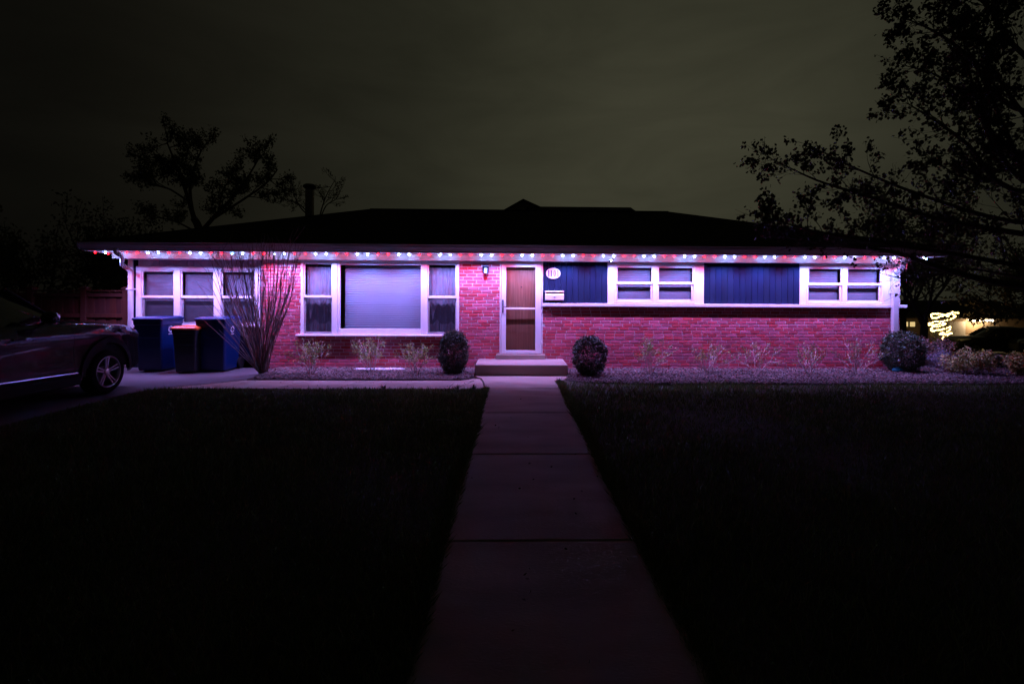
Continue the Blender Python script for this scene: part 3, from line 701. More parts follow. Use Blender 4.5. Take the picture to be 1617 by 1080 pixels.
# house number sign
sx_, sz_ = W(873.7, 431.9, YW-.01)
sg = tag(empty('house_number_sign', (sx_, YW, sz_)), 'white oval house number sign reading 1101 on navy boards', 'sign')
ell = [(.158*math.cos(t*math.pi/24), .120*math.sin(t*math.pi/24)) for t in range(48)]
fixn(MB().prism(ell, -.022, -.006, 'y').build('plate', M_PAPER, sg))
def digit1(cx):
    s = MB(); y0, y1 = -.0245, -.0225
    s.prism([(cx-.0115, -.05), (cx+.0115, -.05), (cx+.0115, .058), (cx-.0115, .058)], y0, y1, 'y')
    s.prism([(cx-.019, -.055), (cx+.019, -.055), (cx+.019, -.0502), (cx-.019, -.0502)], y0, y1, 'y')
    s.prism([(cx-.0082, .058), (cx-.022, .040), (cx-.020, .036), (cx-.0082, .044)], y0, y1, 'y'); return s
def digit0(cx):
    s = MB(); n = 28; y = -.0245
    for k in range(n):
        t = 2*math.pi*k/n; s.v += [(cx+.027*math.cos(t), y, .0015+.0575*math.sin(t)), (cx+.009*math.cos(t), y, .0015+.049*math.sin(t))]
    for k in range(n): k2 = (k+1) % n; s.f.append((2*k, 2*k2, 2*k2+1, 2*k+1))
    return s
for cx in (-.100, -.045, .102):
    d_ = fixn(digit1(cx).build('numeral_one', M_NUM, sg)); d_.scale = (1, 1, 1.2)
d_ = digit0(.031).build('numeral_zero', M_NUM, sg); d_.scale = (1, 1, 1.2)
rim = MB(); rim.tube([(a*.97, -.022, b*.96) for a, b in ell+ell[:1]], .003, 5, False); rim.build('rim', M_WHITE, sg)
# mailbox
mx0, mz1 = W(860.8, 460, YW-.12); mx1, mz0 = W(891, 475, YW-.12)
mbx = tag(empty('mailbox', ((mx0+mx1)/2, YW, (mz0+mz1)/2)), 'white metal wall mailbox with round knob under the oval sign', 'mailbox')
hw, hh = (mx1-mx0)/2, (mz1-mz0)/2
fixn(MB().prism([(-.004, -hh), (-.085, -hh), (-.10, -hh+.03), (-.10, hh-.075), (-.06, hh), (-.004, hh)], -hw+.006, hw-.006, 'x').build('box', M_WHITE, mbx))
fixn(MB().prism([(-.004, hh+.001), (-.062, hh+.001), (-.108, hh-.012), (-.108, hh-.006), (-.064, hh+.010), (-.004, hh+.012)], -hw, hw, 'x').build('lid', M_WHITE, mbx))
MB().box(-hw+.012, hw-.012, -.088, -.0785, hh-.062, hh-.018, .002).build('slot_panel', mat('tan_metal', (.30, .22, .19), rough=.5), mbx)
MB().box(-hw+.002, hw-.002, -.106, -.1005, -hh+.022, -hh+.030, .002).build('ledge', M_VINYL, mbx)
MB().lathe([(0, -.116), (.016, -.115), (.021, -.109), (.021, -.1005)], (0, 0, -.002), 'y', 16).build('knob', M_VINYL, mbx, True)
# security camera
scx, scz = W(964, 411, YFR-.03)
sc_ = tag(empty('security_camera', (scx, YFR-.001, scz-.01)), 'small white security camera with black lens under the frieze', 'camera')
MB().lathe([(0, 0), (.022, 0), (.024, -.012), (.012, -.02)], (.02, 0, .03), 'y', 14).build('mount', M_VINYL, sc_)
MB().tube([(.03, -.02, .03), (.022, -.035, .022), (-.03, -.105, -.018)], [.012, .028, .028], 14).build('body', M_VINYL, sc_, True)
MB().tube([(-.0305, -.1057, -.0184), (-.036, -.113, -.0225)], [.026, .024], 14).build('lens', M_BLACK, sc_)

# ================================================================== carts
def emblem(sz=.07):
    s = MB()
    for k in range(3):
        a0 = k*2*math.pi/3
        for i in range(6):
            t0, t1 = a0+i*.26, a0+(i+1)*.26; r0 = sz*.62; r1 = sz*1.0; 
            s.quad((0, r0*math.cos(t0), r0*math.sin(t0)), (0, r1*math.cos(t0), r1*math.sin(t0)), (0, r1*math.cos(t1), r1*math.sin(t1)), (0, r0*math.cos(t1), r0*math.sin(t1)))
        t1 = a0+1.56; t2 = a0+1.95; rm = sz*.81
        n = len(s.v); s.v += [(0, sz*.42*math.cos(t1), sz*.42*math.sin(t1)), (0, sz*1.2*math.cos(t1), sz*1.2*math.sin(t1)), (0, rm*math.cos(t2), rm*math.sin(t2))]; s.f.append((n, n+1, n+2))
    s.quad((0, -sz*.9, -sz*1.55), (0, sz*.9, -sz*1.55), (0, sz*.9, -sz*1.3), (0, -sz*.9, -sz*1.3))
    return s
def cart(x, y, wt, dt, h, body_m, lid_m, label, emb=True, wheels=True):
    c = tag(empty('wheelie_bin', (x, y, 0)), label, 'wheelie bin', 'wheelie bins at the end of the driveway')
    # body: tapered rounded box, rows from base to rim
    s = MB(); rows = [(.03, .80, .74), (.05, .82, .76), (.45*h, .88, .86), (.62*h, .90, .89), (.63*h, .905, .90), (.86*h, .945, .95), (.87*h, .985, .985), (h-.045, 1.0, 1.0)]
    nseg = 5; ring = None
    def rr(wx, dy, yo, z):
        pts = []; r = .045
        for (cx, cy, a0) in ((wx-r, -dy+r, -90), (wx-r, dy-r, 0), (-wx+r, dy-r, 90), (-wx+r, -dy+r, 180)):
            for k in range(nseg+1):
                t = R(a0+90*k/nseg); pts.append((cx+r*math.cos(t), cy+r*math.sin(t)+yo, z))
        return pts
    for z, kw, kd in rows:
        s.v += rr(wt/2*kw, dt/2*kd, dt/2, z)
    n = 4*(nseg+1)
    for i in range(len(rows)-1):
        for k in range(n): s.f.append((i*n+k, i*n+(k+1) % n, (i+1)*n+(k+1) % n, (i+1)*n+k))
    s.f.append(tuple(range(n))[::-1]); s.f.append(tuple(range((len(rows)-1)*n, len(rows)*n)))
    s.build('bin_body', body_m, c, False)
    l = MB(); lr = [(h-.052, 1.03, 1.03), (h-.025, 1.045, 1.045), (h-.012, 1.03, 1.02), (h+.008, .92, .90), (h+.012, .86, .86), (h+.018, .84, .84)]
    for z, kw, kd in lr: l.v += rr(wt/2*kw, dt/2*kd+.008, dt/2, z)
    for i in range(len(lr)-1):
        for k in range(n): l.f.append((i*n+k, i*n+(k+1) % n, (i+1)*n+(k+1) % n, (i+1)*n+k))
    l.f.append(tuple(range((len(lr)-1)*n, len(lr)*n)))
    l.build('lid', lid_m, c)
    MB().tube([(-wt*.40, dt+.0, h-.06), (-wt*.40, dt+.06, h-.05), (wt*.40, dt+.06, h-.05), (wt*.40, dt, h-.06)], .015, 8).build('handle', body_m, c)
    for sgn in (-1, 1):
        whl = MB().lathe([(.03, -.028), (.11, -.028), (.125, -.018), (.125, .018), (.11, .028), (.03, .028)], (sgn*(wt/2*.86+.012), dt*.93, .125), 'x', 20).build('wheel', M_BLACK, c)
        MB().lathe([(0, -.030), (.028, -.030), (.028, .030), (0, .030)], (sgn*(wt/2*.86+.012), dt*.93, .125), 'x', 12).build('hub', M_DKBIN, whl)
    MB().tube([(-wt*.42, dt*.93, .125), (wt*.42, dt*.93, .125)], .011, 6).build('axle', M_BLKM, c)
    MB().box(-.07, .07, -.004+.045*dt, .05*dt, h*.90, h*.925, .002).build('front_stamp', body_m, c)
    if emb:
        e = emblem().build('emblem', M_EMB, c, loc=(wt/2*.93+.008, dt*.42, h*.78)); e.rotation_euler = (0, R(4), 0)
    return c
c1x = (W(211, 545, 10.68)[0]+W(254, 545, 10.68)[0])/2
cart(c1x, 10.66, .60, .72, 1.12, M_BLUE, M_BLUE, 'tall blue wheelie bin nearest the parked car')
c2x = (W(274, 555, 10.55)[0]+W(309, 555, 10.55)[0])/2
cart(c2x, 10.50, .50, .50, .94, M_DKBIN, M_ORANGE, 'shorter dark wheelie bin with an orange lid between the blue ones', emb=False)
c3x = (W(309, 545, 10.68)[0]+W(355, 545, 10.68)[0])/2
cart(c3x, 10.66, .62, .72, 1.12, M_BLUE, M_BLUE, 'tall blue wheelie bin beside the bare multi-stemmed bush')

# ================================================================== fence
YFN = 12.1
fen = tag(empty('fence', (XA, YFN, 0)), 'brown cedar board fence joining the left end of the house', 'fence')
fx = [W(200, 480, YFN)[0], W(134, 480, YFN)[0], W(50, 480, YFN)[0], W(-40, 480, YFN)[0], W(-130, 480, YFN)[0]]
FH = W(170, 458, YFN)[1]
def Fb(mb, name): o = mb.build(name, M_FENCE, fen); o.location = (-XA, -YFN, 0); return o
for i, x in enumerate(fx):
    Fb(MB().box(x-.062, x+.062, YFN-.062, YFN+.062, -.2, FH+.02, .006), 'post')
    cp = MB(); n0 = 0
    cp.v = [(x-.08, YFN-.08, FH+.0201), (x+.08, YFN-.08, FH+.0201), (x+.08, YFN+.08, FH+.0201), (x-.08, YFN+.08, FH+.0201), (x-.08, YFN-.08, FH+.045), (x+.08, YFN-.08, FH+.045), (x+.08, YFN+.08, FH+.045), (x-.08, YFN+.08, FH+.045), (x, YFN, FH+.09)]
    cp.f = [(0, 3, 2, 1), (0, 1, 5, 4), (1, 2, 6, 5), (2, 3, 7, 6), (3, 0, 4, 7), (4, 5, 8), (5, 6, 8), (6, 7, 8), (7, 4, 8)]
    Fb(cp, 'post_cap')
for a, b in zip(fx[1:], fx):
    a += .063; b -= .063
    Fb(MB().box(a, b, YFN-.05, YFN+.05, FH-.04, FH-.005, .005), 'cap_rail')
    Fb(MB().box(a, b, YFN-.045, YFN-.008, FH-.16, FH-.075, .005), 'rail'); Fb(MB().box(a, b, YFN-.045, YFN-.008, FH-.64, FH-.55, .005), 'rail'); Fb(MB().box(a, b, YFN-.045, YFN-.008, .2, .29, .005), 'rail')
    x = a+.01; k = 0
    while x < b-.03:
        wb = min(.138, b-x-.004); y = YFN+(.0 if k % 2 == 0 else .022); Fb(MB().box(x, x+wb, y, y+.019, .04, FH-.10 if k % 2 == 0 else FH-.085, .003), 'board'); x += .124; k += 1

# ================================================================== plants
class Tree:
    def __init__(s, seed): s.mb = MB(); s.r = random.Random(seed); s.tips = []
    def limb(s, pts, r0, r1, n=6):
        pts = curve(pts, 4); k = len(pts); s.mb.tube(pts, [r0+(r1-r0)*i/(k-1) for i in range(k)], n); return pts
    def grow(s, p, d, L, r, lvl, wob=.25, upb=.1, kids=3, shrink=.62, spread=.7, minr=.0015, leafy=1):
        q = s.r; n = 5; pts = [p]; dd = d.normalized()
        for i in range(n):
            dd = (dd+Vector((q.gauss(0, wob), q.gauss(0, wob), q.gauss(0, wob)+upb))*.35).normalized(); pts.append(pts[-1]+dd*L/n)
        re = max(r*.45, minr); s.mb.tube(pts, [max(minr, r+(re-r)*i/n) for i in range(n+1)], 5 if r > .01 else 4 if r > .004 else 3, False)
        if lvl == 0:
            for i in range(1, n+1):
                for _ in range(leafy): s.tips.append(pts[i]+Vector((q.gauss(0, .02), q.gauss(0, .02), q.gauss(0, .02))))
            return
        for k in range(kids):
            t = .3+.7*(k+q.random()*.8)/kids; i = min(n-1, int(t*n)); b = pts[i]+(pts[i+1]-pts[i])*(t*n-i if t*n-i < 1 else 1)
            ax = Vector((q.gauss(0, 1), q.gauss(0, 1), q.gauss(0, 1))).normalized()
            nd = (dd+ax*spread).normalized(); s.grow(b, nd, L*shrink*q.uniform(.7, 1.2), re*.9, lvl-1, wob, upb, kids, shrink, spread, minr, leafy)
        s.grow(pts[-1], dd, L*shrink, re, lvl-1, wob, upb, kids, shrink, spread, minr, leafy)
# --- bare multi-stemmed bush
bxp, byp = G(415, 590.5)
cm = tag(empty('bare_bush', (bxp, byp, 0)), 'tall bare multi-stemmed bush fanning up in front of the brick pier', 'bush')
q = random.Random(8); sm = MB()
tgt = []
for i in range(64):
    px = 328+150*((i+.5)/64)+q.uniform(-6, 6); py = q.uniform(370, 412)
    side = abs((px-412)/75); py += 18*side*side
    tgt.append((px, py))
for px, py in tgt:
    yy = byp+q.uniform(-.62, -.15); x, z = W(px, py, yy)
    x -= bxp; b0 = Vector((q.uniform(-.05, .05)+x*.03, q.uniform(-.06, .06), 0)); e = Vector((x, yy-byp, z))
    m1 = b0+(e-b0)*.22+Vector((x*q.uniform(-.06, .05), q.uniform(-.03, .03), 0)); m2 = b0+(e-b0)*.6+Vector((x*q.uniform(.0, .16)+q.uniform(-.05, .05), 0, -.03)); m15 = (m1+m2)/2+Vector((q.uniform(-.035, .035), 0, 0)); m3 = (m2+e)/2+Vector((q.uniform(-.04, .04), 0, 0))
    pts = curve([b0, m1, m15, m2, m3, e], 4); r0 = q.choice((.005, .006, .008, .012))*q.uniform(.9, 1.15); sm.tube(pts, [r0*(1-.8*i/(len(pts)-1))+.0015 for i in range(len(pts))], 5, False)
    for k in range(q.randint(4, 8)):
        i = q.randint(5, len(pts)-2); d = (pts[i+1]-pts[i]).normalized(); d = (d+Vector((q.gauss(0, .35), q.gauss(0, .35), q.gauss(0, .1)))).normalized()
        L = q.uniform(.15, .5); p1 = pts[i]+d*L*.5+Vector((0, 0, .02)); p2 = p1+(d+Vector((q.gauss(0, .15), 0, .15))).normalized()*L*.5
        sm.tube([pts[i], p1, p2], [.0045, .003, .0015], 4, False)
for (px, py) in ((306, 440), (318, 472), (312, 497), (300, 455), (345, 520)):      # low outliers over the bins
    yy = byp-.35; x, z = W(px, py, yy); e = Vector((x-bxp, -.35, z)); sm.tube(curve([Vector((-.05, 0, 0)), e*.45+Vector((.06, 0, -.06)), e], 6), [.010-.0007*i for i in range(13)], 4, False)
sm.build('stems', M_STEMD, cm)
# --- boxwoods
def boxwood(px, py, wd, ht, label, seed, flat=.85, nl=9000):
    x, y = G(px, py); o = tag(empty('boxwood', (x, y, 0)), label, 'shrub', 'clipped evergreen shrubs along the front wall')
    g = np.random.default_rng(seed); n = nl
    d = g.normal(size=(n, 3)); d /= np.linalg.norm(d, axis=1)[:, None]
    rad = 1-np.abs(g.normal(0, .14, n)); rad = rad.clip(.2, 1.05)
    ph = np.arctan2(d[:, 1], d[:, 0]); bumpy = 1+.07*np.sin(ph*5+seed)*np.sin(d[:, 2]*6)+.04*np.sin(ph*9+d[:, 2]*11)
    P = d*(rad*bumpy)[:, None]; sgn = np.sign(P[:, 2]); P[:, 2] = sgn*np.abs(P[:, 2])**flat
    P[:, 0] *= wd/2; P[:, 1] *= wd/2*.92; P[:, 2] = P[:, 2]*ht/2+ht*.5+.01
    leaves('foliage', P, .034, M_LEAFB, o, seed, asp=.62)
    st = Tree(seed)
    for k in range(14):
        a = st.r.uniform(0, 6.28); st.grow(Vector((.03*math.cos(a), .03*math.sin(a), 0)), Vector((math.cos(a)*.55, math.sin(a)*.55, 1)), ht*.42, .009, 1, kids=4, spread=.8)
    st.mb.build('twigs', M_STEM, o)
    tops = []
    return o
boxwood(716, 592, .60, .90, 'upright clipped evergreen shrub left of the front step', 21)
boxwood(931, 594, .70, .80, 'rounder clipped evergreen shrub right of the front step', 22)
b3 = boxwood(1425, 588, .84, .88, 'wide clipped evergreen shrub at the right corner of the house', 23, nl=11000)
tx, ty = G(1409, 588); tl = MB().lathe([(.0, .02), (.07, .02), (.10, .06), (.10, .09), (.07, .12), (0, .13)], (0, 0, 0), n=16).build('hose_cap', mat('teal_plastic', (.02, .30, .38), rough=.4), None, True, (tx+.04, ty-.10, 0))
tag(tl, 'small teal plastic lump at the foot of the corner shrub', 'hose cap')
# --- low leafing shrubs
def low_shrub(px, py, ht, wd, label, seed, leafn=4):
    x, y = G(px, py); o = tag(empty('young_shrub', (x, y, 0)), label, 'shrub', 'low budding shrubs along the brick wall')
    t = Tree(seed)
    for k in range(9):
        a = 2*math.pi*k/9+t.r.uniform(-.3, .3); sp_ = t.r.uniform(.25, .95)
        t.grow(Vector((.03*math.cos(a), .03*math.sin(a), 0)), Vector((math.cos(a)*sp_*wd/ht*.75, math.sin(a)*sp_*.5, 1)), ht*.50, .0085, 2, wob=.35, upb=.12, kids=2, shrink=.58, spread=.75, minr=.0036)
    t.mb.build('stems', M_STEM, o)
    tips = [p for p in t.tips if p.z > ht*.35]; P = []
    for p in tips:
        if t.r.random() < .42:
            for _ in range(leafn): P.append((p.x+t.r.gauss(0, .014), p.y+t.r.gauss(0, .014), p.z+t.r.gauss(0, .014)))
    if P: leaves('leaves', np.array(P), .034, M_LEAFY, o, seed, asp=.6)
    return o
low_shrub(492, 593, .78, .62, 'budding shrub below the left end of the picture window', 31)
low_shrub(586, 590, .80, .70, 'budding shrub below the middle of the picture window', 32, 5)
low_shrub(656, 592, .72, .72, 'budding shrub just left of the upright evergreen shrub', 33)
low_shrub(1026, 592, .82, .75, 'budding shrub nearest the round evergreen right of the step', 34, 3)
low_shrub(1117, 590, .72, .85, 'budding shrub under the right edge of the double window', 35, 2)
low_shrub(1195, 591, .74, .95, 'thin shrub under the middle of the longer navy panel', 36, 2)
low_shrub(1278, 593, .72, .70, 'thin shrub under the left edge of the corner window', 37, 2)
low_shrub(1352, 592, .85, .85, 'thin shrub nearest the right corner evergreen', 38, 1)
# pale curved slab behind the shrubs
x0, y0 = G(600, 585.5)
fixn(MB().prism([(.55*math.cos(t/10*math.pi), .16*math.sin(t/10*math.pi)) for t in range(20)], 0, .05).build('splash_slab', M_WHITE, None, loc=(x0, y0-.02, 0)))
tag(bpy.data.objects['splash_slab'], 'pale flat stone lying against the wall behind the budding shrubs', 'stone')
# --- loose bushes at right
def bush(px, py, wd, ht, m, label, seed, nl=3000, size=.05, spiky=False, y=None, name='bush'):
    x, y_ = G(px, py)
    o = tag(empty(name, (x, y_, 0)), label, 'bush', 'loose bushes at the right end of the bed')
    t = Tree(seed)
    for k in range(16):
        a = t.r.uniform(0, 6.28); s_ = t.r.uniform(.2, 1.0)
        t.grow(Vector((.05*math.cos(a), .05*math.sin(a), 0)), Vector((math.cos(a)*s_*wd/ht, math.sin(a)*s_*wd/ht, 1)), ht*.55, .009, 2, kids=3, shrink=.5, spread=.7, wob=.3)
    t.mb.build('stems', M_STEM, o)
    P = []; 
    while len(P) < nl:
        p = t.r.choice(t.tips); P.append((p.x+t.r.gauss(0, .035), p.y+t.r.gauss(0, .035), max(.02, p.z+t.r.gauss(0, .035))))
    leaves('foliage', np.array(P), size, m, o, seed)
    return o
bush(1472, 580, 1.0, .75, M_LEAFR, 'russet loose bush directly behind the corner evergreen', 41)
bush(1497, 585, .55, .48, mat('lavender_leaf', (.25, .22, .26), (.16, .14, .17), rough=.7, rand=.3, island=True), 'small greyish tuft between the russet and yellow bushes', 42, 2000, .035)
bush(1531, 592, .72, .58, M_LEAFP, 'pale yellow-green bush right of the greyish tuft', 43)
bush(1612, 594, .62, .46, M_LEAFP, 'pale yellow-green bush at the right edge of the view', 44)
bush(1568, 582, .45, .32, M_LEAFB, 'dark low bush behind the two pale bushes', 45, 2000)

# --- maple in the right foreground
mtx, mty = 10.3, 8.3
mp_ = tag(empty('maple_tree', (mtx, mty, 0)), 'large leafing maple reaching in from the right over the roof corner', 'tree')
T = Tree(77)
def wp_(px, py, Y): x, z = W(px, py, Y); return Vector((x-mtx, Y-mty, z))
T.limb([(0, 0, -.1), (.02, 0, 1.5), (-.05, .05, 3.2), (.05, 0, 5.5), (0, .1, 8.5)], .21, .06, 10)
limbs = [
 ([(-.05, 0, 1.75), wp_(1617, 452, 8.3), wp_(1500, 428, 8.4), wp_(1410, 398, 8.6), wp_(1320, 388, 8.8), wp_(1240, 375, 8.9)], .075),
 ([(-.05, 0, 2.0), wp_(1620, 420, 8.1), wp_(1500, 400, 8.0), wp_(1400, 385, 7.9), wp_(1300, 368, 7.8), wp_(1212, 345, 7.8)], .05),
 ([(-.05, 0, 2.5), wp_(1620, 370, 8.3), wp_(1480, 345, 8.4), wp_(1370, 310, 8.6), wp_(1290, 285, 8.6), wp_(1220, 252, 8.7)], .06),
 ([(-.05, 0, 2.8), wp_(1600, 350, 8.6), wp_(1460, 310, 8.9), wp_(1360, 270, 9.0), wp_(1290, 236, 9.1)], .05),
 ([(-.03, 0, 3.3), wp_(1600, 300, 8.0), wp_(1530, 230, 7.8), wp_(1475, 190, 7.8), wp_(1435, 165, 7.9)], .05),
 ([(-.03, 0, 3.7), wp_(1600, 240, 8.5), wp_(1530, 160, 8.7), wp_(1480, 120, 8.8), wp_(1432, 105, 8.8)], .05),
 ([(0, 0, 4.3), wp_(1600, 170, 8.2), wp_(1530, 90, 8.0), wp_(1475, 50, 8.0), wp_(1430, 30, 8.0)], .05),
 ([(0, 0, 4.8), wp_(1620, 90, 8.4), wp_(1560, 10, 8.6), wp_(1500, -30, 8.6), wp_(1440, -60, 8.6)], .05),
 ([(0, 0, 3.0), wp_(1640, 300, 7.6), wp_(1570, 230, 7.2), wp_(1540, 150, 7.1), wp_(1520, 60, 7.1)], .05),
 ([(0, 0, 1.9), wp_(1625, 440, 8.9), wp_(1530, 425, 9.3), wp_(1450, 440, 9.6), wp_(1400, 435, 9.7)], .035),
 ([(0, 0, 4.0), wp_(1640, 200, 8.8), wp_(1580, 130, 9.1), wp_(1535, 90, 9.3), wp_(1500, 20, 9.4)], .05),
 ([(0, 0, 3.4), wp_(1640, 290, 7.7), wp_(1590, 210, 7.5), wp_(1560, 120, 7.4), wp_(1575, 30, 7.4)], .05),
 ([(0, 0, 3.0), wp_(1640, 330, 8.9), wp_(1580, 290, 9.3), wp_(1520, 280, 9.5), wp_(1470, 250, 9.6)], .04),
 ([(0, 0, 5.5), (.3, 0, 6.5), (-.6, -.3, 7.6), (-1.2, -.5, 8.5)], .05),
 ([(.02, 0, 3.0), (1.2, .4, 3.6), (2.6, .6, 4.4), (3.6, .5, 5.0)], .06), ([(.02, 0, 3.8), (1.0, -.8, 4.8), (1.8, -1.6, 5.8)], .05), ([(.02, 0, 4.3), (.6, 1.0, 5.4), (1.0, 2.0, 6.8)], .05),
]
for P_, r0 in limbs:
    pts = T.limb(P_, r0, .007, 7); k = len(pts)
    for i in range(4, k):
        f_ = i/(k-1); d = (pts[i]-pts[i-1]).normalized(); nb = 2 if T.r.random() < .62 else 1
        for _ in range(nb):
            ax = Vector((T.r.gauss(0, .8), T.r.gauss(0, .8), T.r.gauss(.15, .8))).normalized()
            L = (1.15-.72*f_)*T.r.uniform(.6, 1.15)
            T.grow(pts[i], (d+ax*.9).normalized(), L*.62, .012-.006*f_, 2, wob=.3, upb=.1, kids=2, shrink=.62, spread=.75, minr=.0022)
    T.grow(pts[-1], (pts[-1]-pts[-3]).normalized(), .35, .006, 1, wob=.2, upb=.05, kids=2, minr=.002)
T.mb.build('branches', M_BARK, mp_)
P = []
for p in T.tips:
    if p.z+0 < 0.75: continue
    cl = T.r.random()
    wx_, wy_, wz_ = p.x+mtx, p.y+mty, p.z
    low = wz_ < 2.64-max(0, (wx_-7.6))*.22 and wx_ < 9.0 and not (5.6 < wx_ < 6.2 and 1.75 < wz_ < 2.2)
    if low and cl > .05: continue
    if cl < (.34 if wx_ < 7.6 else .34+min(.3, (wx_-7.6)*.18)):
        for _ in range(T.r.randint(2, 5)): P.append((p.x+T.r.gauss(0, .03), p.y+T.r.gauss(0, .03), p.z-.01+T.r.gauss(0, .03)))
leaves('crown', np.array(P), .054, M_LEAFM, mp_, 5, lobed=True, droop=.5)
print('maple tips', len(T.tips), 'leaves', len(P))
# the low leaf clump in front of the corner window
def far_tree(x, y, zb, ht, seed, label, m, crown=1.0, leafn=2, lsize=.16, tr=.18, kids=3, lvl=3, first=None, spread=.75, wd=1.0, cat='tree', name='tree'):
    o = tag(empty(name, (x, y, zb)), label, cat); t = Tree(seed)
    h0 = ht*.28
    t.limb([(0, 0, -.3), (.05, 0, h0*.5), (t.r.uniform(-.1, .1), 0, h0)], tr, tr*.75, 8)
    n = first or 5
    for k in range(n):
        a = 2*math.pi*k/n+t.r.uniform(-.4, .4); s_ = t.r.uniform(.4, .9)*wd
        t.grow(Vector((0, 0, h0*t.r.uniform(.8, 1))), Vector((math.cos(a)*s_, math.sin(a)*s_, 1)), ht*.36, tr*.5, lvl, wob=.3, upb=.12, kids=kids, shrink=.66, spread=spread, minr=.008)
    t.mb.build('trunk', M_BARK, o); P = []
    for p in t.tips:
        for _ in range(leafn):
            P.append((p.x+t.r.gauss(0, .15*crown), p.y+t.r.gauss(0, .15*crown), p.z+t.r.gauss(0, .13*crown)))
    leaves('crown', np.array(P), lsize, m, o, seed)
    return o
def at(px, Y): return W(px, 450, Y)[0]
lt_x = at(320, 27)
lt = tag(empty('tree', (lt_x, 27, -1.8)), 'big clumpy spring tree behind the left part of the roof', 'tree'); LT = Tree(303)
def wl_(px, py, dy=0): x, z = W(px, py, 27+dy); return Vector((x-lt_x, dy, z+1.8))
LT.limb([(0, 0, -.3), (.05, 0, 3.0), wl_(316, 372), wl_(306, 345)], .26, .17, 8)
for P_, r0, ks in (([wl_(308, 350), wl_(296, 310), wl_(282, 270, -.4), wl_(264, 226, -.6)], .13, 13), ([wl_(306, 346), wl_(300, 300, .5), wl_(308, 262, .8), wl_(318, 238, 1)], .10, 10), ([wl_(318, 366), wl_(345, 335, -.3), wl_(378, 300, -.4), wl_(408, 252, -.3)], .12, 12), ([wl_(330, 350, .2), wl_(380, 318, .6), wl_(420, 290, .9), wl_(438, 268, .9)], .07, 8), ([wl_(300, 320), wl_(270, 300, .4), wl_(246, 290, .6), wl_(238, 262, .6)], .06, 8), ([wl_(316, 370), wl_(282, 352, .4), wl_(258, 345, .5)], .06, 5), ([wl_(345, 335), wl_(352, 300, .3), wl_(368, 280, .4)], .05, 5)):
    pts = LT.limb(P_, r0, .03, 6); k = len(pts)
    for n_ in range(ks):
        i_ = LT.r.randint(int(k*.45), k-1); d = (pts[i_]-pts[i_-1]).normalized(); ax = Vector((LT.r.gauss(0, 1), LT.r.gauss(0, 1), LT.r.gauss(.2, .8))).normalized()
        LT.grow(pts[i_], (d*.5+ax).normalized(), .75, .03, 2, wob=.35, upb=.08, kids=3, shrink=.62, spread=.9, minr=.010)
LT.mb.build('trunk', M_BARK, lt)
P = [(p.x+LT.r.gauss(0, .09), p.y+LT.r.gauss(0, .09), p.z+LT.r.gauss(0, .09)) for p in LT.tips for _ in range(2)]
leaves('crown', np.array(P), .14, M_LEAFD, lt, 303); print('left tree', len(P))
rt_x = at(505, 30)
lt2 = tag(empty('tree', (rt_x, 30, -2)), 'small sparse tree showing on both sides of the flue pipe', 'tree'); LT = Tree(305)
def wr_(px, py, dy=0): x, z = W(px, py, 30+dy); return Vector((x-rt_x, dy, z+2))
LT.limb([(0, 0, -.3), (.02, 0, 2.4), wr_(503, 352)], .16, .09, 8)
for P_, r0, ks in (([wr_(503, 352), wr_(508, 330), wr_(516, 308, -.2), wr_(528, 286, -.3)], .05, 8), ([wr_(504, 350), wr_(515, 325, .3), wr_(530, 315, .4), wr_(538, 300, .4)], .04, 6), ([wr_(502, 352), wr_(478, 332, .3), wr_(466, 312, .4), wr_(462, 292, .4)], .05, 9), ([wr_(490, 340), wr_(472, 322), wr_(455, 316, -.3), wr_(448, 304, -.3)], .04, 8)):
    pts = LT.limb(P_, r0, .018, 6); k = len(pts)
    for n_ in range(ks):
        i_ = LT.r.randint(int(k*.4), k-1); d = (pts[i_]-pts[i_-1]).normalized(); ax = Vector((LT.r.gauss(0, 1), LT.r.gauss(0, 1), LT.r.gauss(.3, .8))).normalized()
        LT.grow(pts[i_], (d*.6+ax).normalized(), .5, .018, 2, wob=.35, upb=.1, kids=2, shrink=.62, spread=.8, minr=.009)
LT.mb.build('trunk', M_BARK, lt2)
P = [(p.x+LT.r.gauss(0, .05), p.y+LT.r.gauss(0, .05), p.z+LT.r.gauss(0, .05)) for p in LT.tips if LT.r.random() < .7]
leaves('crown', np.array(P), .10, M_LEAFD, lt2, 305)
far_tree(at(170, 24), 24, -1.6, 7.0, 103, 'dark tall tree far left beyond the fence', M_LEAFD, leafn=2, wd=.6)
far_tree(at(60, 22), 22, -1.4, 6.0, 104, 'dark broad tree at the far left edge behind the fence', M_LEAFD, leafn=3, wd=1.2)
far_tree(at(1457, 17.5), 17.5, -.35, 4.6, 105, 'dark tree with bare trunk right behind the house corner', M_LEAFD, leafn=2, lsize=.12, wd=1.1, tr=.13, kids=3)
far_tree(at(1425, 24), 24, -1.6, 8.6, 106, 'taller blurred tree behind the house corner and the maple', M_LEAFD, leafn=2, lsize=.16, wd=.7, tr=.16)
far_tree(at(1650, 30), 30, -2.1, 6.8, 107, 'reddish dark tree above the parked cars on the right', mat('russet_leaf', (.09, .045, .03), (.05, .03, .02), rough=.7, rand=.4, island=True), leafn=3, lsize=.2, wd=1.4, tr=.18)
far_tree(at(1660, 20), 20, -.9, 5.2, 108, 'dark tree at the right edge behind the maple', M_LEAFD, leafn=1, lsize=.16, wd=1.2, tr=.15)

